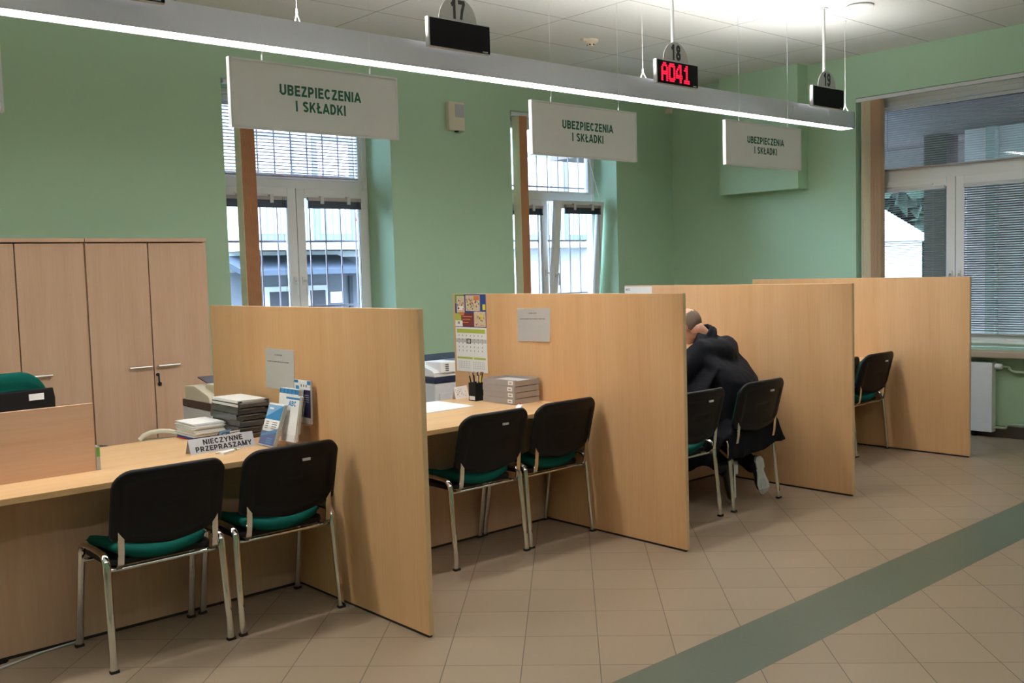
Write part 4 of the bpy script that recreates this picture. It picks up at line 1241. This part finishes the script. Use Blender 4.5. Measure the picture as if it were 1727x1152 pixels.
def leaflet(label, k, draw):
    a, b_, bt, tp, th = tiers[k]
    t = thing('leaflet_stack', label, 'leaflets', ((bt[0]), a, bt[1]), 0, 'leaflets in the tiered holder')
    L = Vector((bt[0], a, bt[1]))
    bm = bmesh.new(); n = 7
    up_ = Vector((tp[0] - bt[0], 0, tp[1] - bt[1]))
    for i in range(n):
        t0 = th * i / n; t1 = th * (i + 0.8) / n
        top = 1.0 - 0.02 * random.random() * (i > 0); dy = random.uniform(-0.003, 0.003) * (i > 0)
        prism(bm, [(t0, 0), (t0 + up_.x * top, up_.z * top), (t1 + up_.x * top, up_.z * top), (t1, 0)], 'y', dy, b_ - a + dy, mat=i % 2)
    obj('sheets', bm, [paper, light_pl], t)
    bm = bmesh.new()
    O = Vector((0, b_ - a, 0)); X = Vector((0, -1, 0)); U = up_.normalized(); w = b_ - a; h = up_.length
    def q(u0, u1, v0, v1, m, z=0.0004): quad(bm, O + X * (u0 * w) + U * (v0 * h), X * ((u1 - u0) * w), U * ((v1 - v0) * h), m, z)
    def tri(pts, m, z=0.0006):
        nn = X.cross(U) * z
        f = bm.faces.new([bm.verts.new(O + X * (u * w) + U * (v * h) + nn) for u, v in pts]); f.material_index = m
    mats = draw(q, tri)
    obj('cover_print', bm, mats, t)
    return t, O, X, U, w, h
def d1(q, tri):
    q(0, 1, 0.62, 0.97, 0); tri([(0.0, 0.66), (1, 0.97), (1, 0.62), (0, 0.62)], 1, 0.0007); q(0.0, 1, 0.34, 0.62, 2, 0.0006)
    q(0, 1, 0.02, 0.34, 3); tri([(0, 0.26), (1, 0.43), (1, 0.34), (0, 0.2)], 1, 0.0008)
    q(0.12, 0.4, 0.86, 0.90, 2, 0.001)
    for i in range(4): q(0.12, 0.32, 0.40 + 0.05 * i, 0.42 + 0.05 * i, 4, 0.001); q(0.55, 0.88, 0.40 + 0.05 * i, 0.42 + 0.05 * i, 4, 0.001)
    for i in range(3): q(0.45, 0.8, 0.06 + 0.05 * i, 0.09 + 0.05 * i, 1, 0.001)
    return [pale_blue, mid_blue, paper, blue_p, text_grey]
def d2(q, tri):
    q(0, 1, 0.925, 0.97, 0)
    for i in range(9): q(0.3, 0.75, 0.70 - 0.035 * i, 0.585 - 0.035 * i + 0.008, 2)
    return [mid_blue, pale_blue, grey_pl]
def d3(q, tri):
    q(0, 1, 0.88, 0.985, 0)
    for i in range(5): q(0.04 + 0.2 * i, 0.06 + 0.2 * i, 0.88, 0.985, 1, 0.0008)
    q(0, 1, 0.52, 0.60, 2)
    return [mid_blue, navy_p, navy_p]
def d4(q, tri):
    q(0, 1, 0.14, 0.78, 0); q(0, 0.25, 0.93, 0.99, 1); q(0.8, 1, 0.9, 0.99, 1); q(0.1, 0.3, 0.72, 0.86, 1, 0.0008)
    for i in range(3): q(0.42 + 0.15 * i, 0.47 + 0.15 * i, 0.84, 0.90, 2)
    for i in range(4): q(0.5, 0.9, 0.5 + 0.05 * i, 0.515 + 0.05 * i, 3, 0.0008)
    return [navy_p, mid_blue, text_black, grey_pl]
leaflet('blue and white leaflets in the lowest clear pocket, nearest the dark trays', 0, d1)
t2, O, X, U, w, h = leaflet('leaflets headed ABC in the second pocket of the clear holder', 1, d2)
text('lettering', 'ABC', 0.026, mid_blue, t2, O + X * (w * 0.52) + U * (h * 0.835) + X.cross(U) * 0.0005, X, U, width=0.070)
leaflet('thick white leaflet stack with blue band in the third pocket of the clear holder', 2, d3)
leaflet('navy leaflets in the topmost pocket, flat against the nearest partition', 3, d4)

# ================================================================== ON THE SECOND COUNTER
G = 'frosted letter trays on the second counter'
lab = ['bottom frosted letter tray of the stack on the second counter', 'frosted letter tray second from the bottom on the second counter',
       'frosted letter tray third from the bottom on the second counter', 'topmost frosted letter tray on the second counter, slightly askew']
for i in range(4):
    tray('letter_tray', lab[i], 'tray', 1.503 + 0.004 * (i % 2), 1.713 + 0.002 * (i % 2), 1.105, 1.402, DZ + i * 0.0375, 0.037, smoke_l, G, tag_=True, rz=0.02 if i == 3 else 0.0, lip=0.9)
pile('paper_stack', 'white papers lying in the topmost frosted tray', 'papers', 1.52, 1.70, 1.12, 1.38, DZ + 3 * 0.0375 + 0.004, 0.02, 4, [paper, light_pl], 0.003)
t = thing('pen_cup', 'square black pen cup beside the frosted trays', 'pen cup', (1.512, 1.475, DZ), 0.0)
bm = bmesh.new(); hw_ = 0.034
box(bm, -hw_, hw_, -hw_, hw_, 0, 0.004)
for s in (-1, 1): box(bm, s * hw_ - 0.0015, s * hw_ + 0.0015, -hw_, hw_, 0, 0.115); box(bm, -hw_, hw_, s * hw_ - 0.0015, s * hw_ + 0.0015, 0, 0.115)
obj('cup', bm, black_pl, t)
obj('label', B(-hw_ - 0.0022, -hw_ - 0.0016, -0.026, 0.028, 0.006, 0.03), paper, t)
pens = [(-0.02, -0.02, -0.25, -0.05, navy_pl, 'dark blue'), (-0.018, 0.015, -0.18, 0.12, black_pl, 'black'), (0.0, -0.01, -0.05, -0.1, paper, 'white'),
        (0.004, 0.018, 0.02, 0.1, black_pl, 'second black'), (0.016, -0.016, 0.12, -0.08, yellow_p, 'yellow'), (0.02, 0.012, 0.22, 0.08, black_pl, 'third black'), (0.012, 0.0, 0.28, -0.12, navy_pl, 'second dark blue')]
for dx, dy, tx, ty, m, nm in pens:
    t = thing('pen', f'{nm} pen leaning in the square black pen cup', 'pen', (1.512 + dx * 0.6, 1.475 + dy * 0.6, DZ + 0.005), 0, 'pens in the black cup')
    d = Vector((tx * 0.7, ty, 1)).normalized()
    bm = bmesh.new(); tube(bm, [Vector((0, 0, 0)), d * 0.155], 0.0042, 8); obj('barrel', bm, m, t)
    bm = bmesh.new(); tube(bm, [d * 0.155, d * 0.178], 0.0034, 8); obj('end_cap', bm, black_pl if m is not black_pl else steel, t)
t = thing('desk_card', 'small white printed card standing behind the pen cup', 'card', (1.515, 1.625, DZ), 0.15)
bm = bmesh.new(); prism(bm, [(-0.004, 0), (0.0, 0), (0.018, 0.078), (0.014, 0.078)], 'x', -0.062, 0.062); prism(bm, [(0.034, 0), (0.036, 0), (0.018, 0.078), (0.016, 0.078)], 'x', -0.062, 0.062); obj('card', bm, paper, t)
bm = bmesh.new()
sl = Vector((0, 0.018, 0.078)).normalized()
for k in range(22):
    u = -0.055 + 0.1 * random.random(); v = 0.012 + 0.055 * random.random()
    quad(bm, Vector((u, -0.0042, 0)) + sl * v, (0.006, 0, 0), sl * 0.004, 0, 0.0006)
obj('print', bm, text_grey, t)
bm = bmesh.new(); prism(bm, rrect(0.80, 1.312, 1.255, 1.628, 0.012), 'z', DZ, DZ + 0.006, 0.001)
tag(obj('paper_pad', bm, paper), 'large white paper pad on the second counter', 'paper pad')
t = thing('marker_pen', 'white stick with a red end in front of the frosted trays', 'pen', (1.452, 1.003, DZ), 0.75)
bm = bmesh.new(); prism(bm, rrect(-0.095, 0.05, -0.016, 0.016, 0.008), 'z', 0, 0.012, 0.002); obj('barrel', bm, paper, t)
bm = bmesh.new(); lathe(bm, [(0.0085, 0.05), (0.0085, 0.075), (0.006, 0.085)], 12, (0, 0, 0.0085), 'x'); obj('cap', bm, red_p, t)

# ================================================================== PRINTERS BEHIND THE COUNTERS
def printer_set(k, xoff, first, labs):
    x0 = xoff + 0.135; yf = 2.30
    t = thing('side_cabinet', labs[0], 'cabinet', (x0 + 0.24, yf + 0.22, 0), 0, 'low beech cabinets under the printers')
    obj('body', B(-0.28, 0.28, -0.24, 0.24, 0, 0.595), beech, t); obj('top_board', B(-0.29, 0.29, -0.25, 0.25, 0.596, 0.62, 0.002), beech_x, t)
    t = thing('printer', labs[1], 'printer', (x0 + 0.22, yf + 0.2, 0.62), 0, 'printers behind the counters')
    bm = bmesh.new(); box(bm, -0.25, 0.25, -0.2, 0.2, 0.0, 0.15, 0.012); obj('body', bm, light_pl, t)
    bm = bmesh.new(); box(bm, -0.252, 0.252, -0.205, 0.2, 0.151, 0.198, 0.008); obj('scanner_band', bm, brown_pl if k == 0 else navy_pl, t)
    bm = bmesh.new(); box(bm, -0.21, 0.13, -0.205, -0.199, 0.012, 0.075, 0.003); tr = obj('paper_drawer', bm, light_pl, t)
    bm = bmesh.new(); prism(bm, [(-0.05 + 0.045 * math.cos(a), 0.062 + 0.022 * math.sin(a)) for a in [PI + PI * i / 12 for i in range(13)]], 'y', -0.209, -0.2045); obj('grip', bm, grey_pl, tr)
    bm = bmesh.new()
    for i in range(8): box(bm, 0.02 + i * 0.014, 0.028 + i * 0.014, -0.2035, -0.199, 0.105, 0.128)
    obj('vent', bm, grey_pl, t)
    t = thing('fax_machine', labs[2], 'fax machine', (x0 + 0.22, yf + 0.19, 0.818), 0, 'fax machines on the printers')
    bm = bmesh.new(); prism(bm, [(-0.19, 0.0), (0.16, 0.0), (0.16, 0.085), (0.02, 0.092), (-0.17, 0.045), (-0.19, 0.03)], 'x', -0.255, 0.20, 0.008)
    obj('body', bm, cream_pl if k == 0 else paper, t)
    bm = bmesh.new(); box(bm, -0.20, -0.06, -0.205, -0.02, 0.025, 0.105, 0.01); cr = obj('cradle', bm, cream_pl if k == 0 else paper, t)
    bm = bmesh.new()
    for i in range(4): box(bm, -0.16, -0.13, -0.2065, -0.2045, 0.04 + i * 0.014, 0.046 + i * 0.014)
    obj('speaker_slots', bm, black_pl, cr)
    bm = bmesh.new(); prism(bm, [(0.0, 0.102), (0.02, 0.108), (0.15, 0.135), (0.15, 0.128), (0.02, 0.100)], 'x', -0.17, 0.2); obj('paper_tray', bm, brown_pl if k == 0 else navy_pl, t)
    bm = bmesh.new(); box(bm, 0.0, 0.17, -0.13, 0.0, 0.07, 0.088, 0.003); obj('key_panel', bm, grey_pl, t)
printer_set(0, 0.0, True, ('low beech cabinet behind the nearest partition', 'printer with a dark brown band behind the near counter', 'cream fax machine on the printer behind the near counter'))
printer_set(1, PD - 0.06, False, ('low beech cabinet behind the second counter', 'pale printer with a dark blue band behind the second counter', 'white fax machine on the printer behind the second counter'))

# ================================================================== RADIATOR, CABLES
t = thing('radiator', 'white panel radiator under the right window', 'radiator', (6.247, 0.0, 0))
bm = B(0.0, 0.085, 0.228, 1.43, 0.05, 0.655, 0.006); obj('panel', bm, white_paint, t)
bm = bmesh.new()
for i in range(40): box(bm, 0.02, 0.07, 0.25 + i * 0.029, 0.262 + i * 0.029, 0.6555, 0.657)
obj('top_grille', bm, grey_pl, t)
for y in (0.4, 1.25): obj('foot', B(0.03, 0.07, y - 0.015, y + 0.015, 0, 0.05), black_pl, t)
bm = bmesh.new(); lathe(bm, [(0.012, 0.0), (0.024, 0.008), (0.026, 0.045), (0.02, 0.062), (0.0, 0.064)], 16, (0, 0, 0), 'y')
for v in bm.verts: v.co = Vector((0.03 - v.co.y * 0.0, 0.228 - v.co.y - 0.01, 0.625)) + Vector((v.co.x, 0, v.co.z))
obj('valve', bm, paper, t)
bm = bmesh.new()
tube(bm, [(0.05, 0.16, 0.622), (0.055, 0.13, 0.622), (0.06, 0.11, 0.615), (0.06, 0.105, 0.60), (0.06, 0.09, 0.585), (0.06, 0.06, 0.58), (0.06, -1.6, 0.58)], 0.011, 10)
tube(bm, [(0.05, 0.235, 0.09), (0.05, 0.16, 0.09), (0.06, 0.135, 0.09), (0.06, 0.125, 0.11), (0.06, 0.115, 0.125), (0.06, 0.09, 0.125), (0.06, -1.6, 0.125)], 0.011, 10)
obj('pipe', bm, plain('pale_green_pipe', (0.42, 0.52, 0.36), 0.5), t)
bm = bmesh.new(); tube(bm, [(-1.75, 0.93, 0.005), (-1.5, 0.99, 0.005), (-1.38, 1.03, 0.005), (-1.28, 1.066, 0.005), (-1.18, 1.080, 0.005), (-1.10, 1.089, 0.005)], 0.0045, 8)
tag(obj('cable', bm, light_pl), 'pale cable lying along the foot of the near counter', 'cable')
bm = bmesh.new(); tube(bm, [(-1.72, 1.05, 0.004), (-1.55, 1.088, 0.004), (-1.44, 1.088, 0.004), (-1.40, 1.078, 0.004), (-1.41, 1.066, 0.004), (-1.5, 1.058, 0.004), (-1.7, 1.035, 0.004)], 0.003, 8)
tag(obj('cable', bm, black_pl), 'thin black cable loop at the lower left, by the counter foot', 'cable')

# ================================================================== PERSON
def blob(bm, c, r, M=None, sub=2):
    """ellipsoid; r may be a 3-vector, M an orientation"""
    r = Vector((r, r, r)) if isinstance(r, (int, float)) else Vector(r)
    m = Matrix.Translation(Vector(c)) @ (M.to_4x4() if M is not None else Matrix.Identity(4)) @ Matrix.Diagonal((r.x, r.y, r.z, 1))
    bmesh.ops.create_icosphere(bm, subdivisions=sub, radius=1.0, matrix=m)
def chain(bm, pts, rad, k=0.35):
    for i in range(len(pts) - 1):
        a, b_ = Vector(pts[i]), Vector(pts[i + 1]); L = (b_ - a).length
        n = max(1, int(L / (min(rad[i], rad[i + 1]) * k)))
        for j in range(n + 1):
            t_ = j / n
            blob(bm, a.lerp(b_, t_), rad[i] * (1 - t_) + rad[i + 1] * t_, sub=1 if rad[i] < 0.03 else 2)
def rings_loft(bm, rings, n=28):
    """rings: (centre, X axis, Y axis, rx, ry)"""
    vv = []
    for c, X, Y, rx, ry in rings:
        c, X, Y = Vector(c), Vector(X).normalized(), Vector(Y).normalized()
        vv.append([bm.verts.new(c + X * rx * math.cos(2 * PI * i / n) + Y * ry * math.sin(2 * PI * i / n)) for i in range(n)])
    for a, b_ in zip(vv, vv[1:]):
        for i in range(n): bm.faces.new((a[i], a[(i + 1) % n], b_[(i + 1) % n], b_[i]))
    bm.faces.new(list(reversed(vv[0]))); bm.faces.new(vv[-1])
def fuse(name, bm, mat, parent, voxel, smooth_it=4, fold=0.0, fscale=8, origin=(0, 0, 0)):
    """one continuous closed surface out of overlapping volumes"""
    bmesh.ops.recalc_face_normals(bm, faces=bm.faces)
    me = bpy.data.meshes.new(name); bm.to_mesh(me); bm.free()
    o = bpy.data.objects.new(name, me); COL.objects.link(o)
    md = o.modifiers.new('r', 'REMESH'); md.mode = 'VOXEL'; md.voxel_size = voxel
    sm = o.modifiers.new('s', 'SMOOTH'); sm.iterations = smooth_it; sm.factor = 0.5
    bpy.context.view_layer.update()
    dg = bpy.context.evaluated_depsgraph_get()
    m2 = bpy.data.meshes.new_from_object(o.evaluated_get(dg))
    bpy.data.objects.remove(o)
    if fold:
        m2.update()
        ns = [v.normal.copy() for v in m2.vertices]
        for v, nn in zip(m2.vertices, ns):
            p = v.co
            f = mnoise.noise(Vector((p.x * fscale, p.y * fscale, p.z * fscale * 0.45))) + 0.5 * mnoise.noise(Vector((p.x * fscale * 2.3, p.y * fscale * 2.3, p.z * fscale * 1.1 + 5)))
            v.co = p + nn * f * fold
    O = Vector(origin)
    for v in m2.vertices: v.co -= O
    for p in m2.polygons: p.use_smooth = True
    m2.materials.clear(); m2.materials.append(mat); m2.name = name
    r = bpy.data.objects.new(name, m2); COL.objects.link(r)
    if parent is not None: r.parent = parent
    return r

PO = Vector((2.92, 0.55, 0.0))
person = thing('person', 'person in a black coat bending over the third counter, feet tucked under the chair', 'person', PO)
# head frame
HC = Vector((2.882, 0.855, 1.160))
HF = Vector((-0.12, 0.76, -0.64)).normalized()
HU = (Vector((-0.05, 0.10, 1)) - HF * Vector((-0.10, 0.10, 1)).dot(HF)).normalized()
HR = HF.cross(HU).normalized()
HM = Matrix((HR, HF, HU)).transposed()
def hp(r_, f_, u_): return HC + HR * r_ + HF * f_ + HU * u_
RX = Vector((0.97, 0.25, 0)); FY = Vector((-0.25, 0.97, 0))
sh_r, sh_l = Vector((3.175, 0.765, 0.985)), Vector((2.80, 0.68, 0.985))
el_r, el_l = Vector((3.20, 0.99, 0.825)), Vector((2.575, 0.74, 0.815))
wr_r, wr_l = Vector((3.02, 1.17, 0.79)), Vector((2.72, 1.13, 0.785))
hip_r, hip_l = Vector((3.02, 0.62, 0.555)), Vector((2.84, 0.60, 0.555))
kn_r, kn_l = Vector((3.05, 0.985, 0.525)), Vector((2.77, 0.985, 0.525))
an_r, an_l = Vector((3.105, 0.545, 0.245)), Vector((2.825, 0.545, 0.25))
bm = bmesh.new()
blob(bm, hp(0, -0.012, 0.022), (0.074, 0.094, 0.092), HM, 3)
blob(bm, hp(0, 0.030, -0.035), (0.060, 0.062, 0.078), HM, 3)
blob(bm, hp(0, 0.055, -0.085), (0.036, 0.034, 0.026), HM)
blob(bm, hp(0, 0.098, -0.020), (0.013, 0.016, 0.026), HM); blob(bm, hp(0, 0.106, -0.036), (0.016, 0.013, 0.011), HM)
blob(bm, hp(0, 0.083, 0.022), (0.050, 0.014, 0.010), HM)
blob(bm, hp(0, 0.090, -0.062), (0.026, 0.010, 0.006), HM); blob(bm, hp(0, 0.088, -0.072), (0.023, 0.010, 0.006), HM)
for s in (-1, 1):
    blob(bm, hp(s * 0.076, -0.012, -0.012), (0.010, 0.019, 0.032), HM); blob(bm, hp(s * 0.083, -0.018, -0.006), (0.006, 0.013, 0.022), HM)
    blob(bm, hp(s * 0.031, 0.078, 0.004), (0.014, 0.010, 0.009), HM)
    blob(bm, hp(s * 0.045, 0.062, -0.030), (0.022, 0.022, 0.020), HM)
neck0 = Vector((2.955, 0.775, 1.080))
chain(bm, [hp(0, -0.035, -0.055), neck0, (2.985, 0.735, 0.97)], [0.054, 0.056, 0.05])
chain(bm, [(2.985, 0.715, 0.95), (2.985, 0.62, 0.78), (2.955, 0.605, 0.60)], [0.07, 0.10, 0.11])
for s, sh, el, wr, hi, kn, an in ((1, sh_r, el_r, wr_r, hip_r, kn_r, an_r), (-1, sh_l, el_l, wr_l, hip_l, kn_l, an_l)):
    chain(bm, [(2.985, 0.73, 0.95), sh, el, wr], [0.06, 0.055, 0.042, 0.027])
    chain(bm, [(2.925, 0.605, 0.60), hi, kn, an], [0.11, 0.075, 0.052, 0.036])
    # hand resting on the counter: palm and five bent fingers
    d = (Vector((-0.35 if s > 0 else 0.10, 1.0, -0.05))).normalized()
    sd = d.cross(Vector((0, 0, 1))).normalized()                       # to the right of the hand
    inner = -sd if s > 0 else sd
    pc = wr + d * 0.05 + Vector((0, 0, -0.012))
    PM = Matrix((sd, d, sd.cross(d))).transposed()
    blob(bm, wr + d * 0.02 + Vector((0, 0, -0.005)), (0.027, 0.03, 0.018), PM)
    blob(bm, pc, (0.039, 0.048, 0.0145), PM)
    for k, (off, ln) in enumerate(((-0.029, 0.060), (-0.010, 0.072), (0.010, 0.068), (0.028, 0.052))):
        o_ = off if s > 0 else -off
        b0 = pc + d * 0.036 + inner * (-o_)
        b0 = pc + d * 0.036 + sd * off
        sp = d + sd * off * 3.0
        p1 = b0 + sp * ln * 0.45 + Vector((0, 0, 0.006)); p2 = p1 + sp * ln * 0.33 + Vector((0, 0, -0.006)); p3 = p2 + sp * ln * 0.25 + Vector((0, 0, -0.011))
        chain(bm, [b0, p1, p2, p3], [0.0094, 0.0088, 0.0083, 0.0076], 0.4)
    th0 = wr + d * 0.025 + inner * 0.026 + Vector((0, 0, -0.012)); th1 = th0 + inner * 0.026 + d * 0.026 + Vector((0, 0, -0.003)); th2 = th1 + inner * 0.008 + d * 0.028
    chain(bm, [th0, th1, th2], [0.0125, 0.0098, 0.0080], 0.4)
fuse('body', bm, skin_m, person, 0.0042, 3, origin=PO)
# hair: a fringe round the bald crown, from ear to ear over the nape
bm = bmesh.new()
bmesh.ops.create_uvsphere(bm, u_segments=48, v_segments=32, radius=1.0)
kill = []
for f in bm.faces:
    c = f.calc_center_median().normalized()
    fr, uu = c.y, c.z
    lim = 0.36 - 0.3 * max(0, fr) + 0.05 * math.sin(c.x * 9)
    if uu > lim or uu < -0.86 + 0.9 * max(0, fr + 0.35) or fr > 0.42: kill.append(f)
bmesh.ops.delete(bm, geom=kill, context='FACES')
bmesh.ops.solidify(bm, geom=bm.faces[:], thickness=0.05)
mm = Matrix.Translation(hp(0, -0.012, 0.018) - PO) @ HM.to_4x4() @ Matrix.Diagonal((0.0785, 0.0985, 0.098, 1))
for v in bm.verts: v.co = mm @ v.co
obj('hair', bm, hair_m, person, smooth=True)
# coat
bm = bmesh.new()
Z = Vector((0, 0, 1))
rings = [((2.955, 0.585, 0.50), RX, FY, 0.245, 0.180), ((2.965, 0.575, 0.60), RX, FY, 0.245, 0.180), ((2.975, 0.575, 0.72), RX, FY + Z * 0.1, 0.252, 0.180),
         ((2.985, 0.595, 0.84), RX, FY + Z * 0.3, 0.268, 0.185), ((2.99, 0.640, 0.935), RX, FY + Z * 0.5, 0.272, 0.170),
         ((2.985, 0.690, 1.01), RX, FY + Z * 0.7, 0.250, 0.145), ((2.975, 0.730, 1.062), RX, FY + Z * 0.9, 0.180, 0.110), ((2.968, 0.75, 1.092), RX, FY + Z, 0.100, 0.080)]
rings_loft(bm, [(c, X_, Y_.normalized(), rx, ry) for c, X_, Y_, rx, ry in rings])
for sh, el, wr in ((sh_r, el_r, wr_r), (sh_l, el_l, wr_l)):
    chain(bm, [(2.985, 0.69, 0.95), sh, sh.lerp(el, 0.5), el, el.lerp(wr, 0.5), el.lerp(wr, 0.92)], [0.13, 0.095, 0.088, 0.076, 0.060, 0.048])
# collar, a rolled band round the neck
cn = (hp(0, -0.035, -0.055) - neck0).normalized()
ca = cn.orthogonal().normalized(); cb = cn.cross(ca)
cpts = [neck0 + cn * 0.030 + (ca * math.cos(2 * PI * i / 24) + cb * math.sin(2 * PI * i / 24)) * 0.077 for i in range(25)]
chain(bm, cpts, [0.0145] * 25, 0.6)
cpts = [neck0 - cn * 0.008 + (ca * math.cos(2 * PI * i / 24) + cb * math.sin(2 * PI * i / 24)) * 0.088 for i in range(25)]
chain(bm, cpts, [0.02] * 25, 0.6)
# skirts of the coat hanging over the seat
def drape(rows, th=0.0125, n=44):
    """rows: list of polylines (top to hem), lofted into a thick cloth"""
    pts = []
    for row in rows:
        row = [Vector(p) for p in row]
        out = []
        for i in range(n + 1):
            t_ = i / n * (len(row) - 1); k = min(int(t_), len(row) - 2)
            out.append(row[k].lerp(row[k + 1], t_ - k))
        pts.append(out)
    m = 30; grid = []
    for j in range(m + 1):
        t_ = j / m * (len(pts) - 1); k = min(int(t_), len(pts) - 2)
        rr = []
        for i in range(n + 1):
            p = pts[k][i].lerp(pts[k + 1][i], t_ - k)
            w_ = 0.012 * (j / m) * math.sin(i * 0.62 + j * 0.12)
            rr.append(p + Vector((w_, w_ * 0.4, 0.008 * (j / m) * math.sin(i * 0.4))))
        grid.append(rr)
    for r_ in grid:
        for p in r_: blob(bm, p, th, sub=1)
drape([[(3.14, 0.37, 0.58), (3.16, 0.60, 0.58), (3.12, 0.78, 0.56)], [(3.20, 0.365, 0.50), (3.225, 0.60, 0.50), (3.20, 0.80, 0.50)], [(3.285, 0.36, 0.385), (3.275, 0.60, 0.36), (3.235, 0.82, 0.35)]])
drape([[(2.76, 0.52, 0.90), (2.72, 0.66, 0.88)], [(2.625, 0.52, 0.76), (2.60, 0.66, 0.74)], [(2.60, 0.50, 0.62), (2.59, 0.67, 0.60)], [(2.635, 0.48, 0.47), (2.63, 0.66, 0.47)]], n=18)
drape([[(2.74, 0.84, 0.57), (2.73, 0.60, 0.56), (2.76, 0.40, 0.55)], [(2.640, 0.88, 0.49), (2.630, 0.60, 0.49), (2.64, 0.39, 0.47)], [(2.62, 0.96, 0.235), (2.60, 0.72, 0.21), (2.625, 0.48, 0.30)]])
drape([[(2.74, 0.40, 0.57), (2.95, 0.40, 0.58), (3.15, 0.385, 0.58)], [(2.66, 0.366, 0.49), (2.93, 0.366, 0.50), (3.19, 0.362, 0.50)], [(2.65, 0.366, 0.325), (2.93, 0.366, 0.345), (3.28, 0.362, 0.385)]])
fuse('coat', bm, coat_m, person, 0.0095, 12, fold=0.011, fscale=8, origin=PO)
# trousers
bm = bmesh.new()
chain(bm, [hip_l, (2.93, 0.605, 0.575), hip_r], [0.105, 0.12, 0.105])
for hi, kn, an in ((hip_r, kn_r, an_r), (hip_l, kn_l, an_l)):
    chain(bm, [hi, hi.lerp(kn, 0.5), kn, kn.lerp(an, 0.45), an + Vector((0, 0.01, 0.0)), an + Vector((0, -0.035, -0.035))], [0.100, 0.090, 0.072, 0.068, 0.060, 0.055])
fuse('trousers', bm, trou_m, person, 0.009, 4, fold=0.006, fscale=10, origin=PO)
# shoes standing on their toes, soles towards the viewer
def shoe(toe, heel, nrm, mirror):
    toe, heel = Vector(toe), Vector(heel)
    L = (toe - heel); ln = L.length; L.normalize()
    N = Vector(nrm); N = (N - L * N.dot(L)).normalized()          # out of the sole
    S = L.cross(N).normalized()
    def W(a, s, n_): return heel + L * a + S * s + N * n_
    half = [(0.0, 0.0), (0.006, 0.020), (0.03, 0.032), (0.07, 0.033), (0.11, 0.027), (0.15, 0.033), (0.20, 0.046), (0.235, 0.043), (0.265, 0.028), (0.282, 0.0)]
    k = ln / 0.282
    inn = [(a * k, -w * 0.86) for a, w in half[1:-1]]
    outl = [(a * k, w) for a, w in half] + list(reversed(inn))
    if mirror: outl = [(a, -w) for a, w in outl]
    bm = bmesh.new()
    vb = [bm.verts.new(W(a, s, -0.004 - 0.030 * max(0, (a / ln - 0.82) / 0.18) ** 2) - PO) for a, s in outl]
    vt = [bm.verts.new(W(a, s, 0.006 - 0.030 * max(0, (a / ln - 0.82) / 0.18) ** 2) - PO) for a, s in outl]
    bm.faces.new(vb); bm.faces.new(list(reversed(vt)))
    for i in range(len(outl)): bm.faces.new((vb[i], vb[(i + 1) % len(outl)], vt[(i + 1) % len(outl)], vt[i]))
    u = bmesh.new()
    chain(u, [W(0.035, 0, -0.040), W(0.10 * k, 0, -0.042), W(0.17 * k, 0, -0.032), W(0.235 * k, 0, -0.026)], [0.034, 0.034, 0.033, 0.024])
    chain(u, [W(0.185 * k, 0.012, -0.028), W(0.225 * k, 0.010, -0.026)], [0.030, 0.026]); chain(u, [W(0.185 * k, -0.012, -0.028), W(0.225 * k, -0.010, -0.026)], [0.030, 0.026])
    chain(u, [W(0.04, 0, -0.04), W(0.048, 0, -0.085)], [0.036, 0.037])
    sh = fuse('shoe', u, shoe_m, person, 0.006, 3, origin=PO)
    obj('sole', bm, sole_m, sh)
    bm = bmesh.new()
    hl = [(a, s) for a, s in outl if a < 0.085 * k]
    front = [(0.088 * k, max(s for a, s in hl) * 0.92), (0.088 * k, min(s for a, s in hl) * 0.92)]
    pos_ = sorted([p for p in hl if p[1] >= 0], key=lambda p: p[0]); neg = sorted([p for p in hl if p[1] < 0], key=lambda p: -p[0])
    pl = pos_ + [front[0], front[1]] + neg
    vb = [bm.verts.new(W(a, s * 0.98, 0.0062) - PO) for a, s in pl]; vt = [bm.verts.new(W(a, s * 0.97, 0.022) - PO) for a, s in pl]
    bm.faces.new(vb); bm.faces.new(list(reversed(vt)))
    for i in range(len(pl)): bm.faces.new((vb[i], vb[(i + 1) % len(pl)], vt[(i + 1) % len(pl)], vt[i]))
    obj('heel', bm, sole_m, sh)
    bm = bmesh.new()
    pp = [W(0.20 * k + 0.042 * k * math.cos(a), 0.026 * math.sin(a), 0.0066) - PO for a in [2 * PI * i / 20 for i in range(20)]]
    vb = [bm.verts.new(p) for p in pp]; vt = [bm.verts.new(p + N * 0.0012) for p in pp]
    bm.faces.new(vb); bm.faces.new(list(reversed(vt)))
    for i in range(20): bm.faces.new((vb[i], vb[(i + 1) % 20], vt[(i + 1) % 20], vt[i]))
    obj('worn_patch', bm, sole_d, sh)
shoe((2.800, 0.432, 0.012), (2.850, 0.470, 0.285), (0.62, -0.78, 0.0), False)
shoe((3.137, 0.431, 0.012), (3.105, 0.470, 0.280), (-0.45, -0.9, 0.05), True)
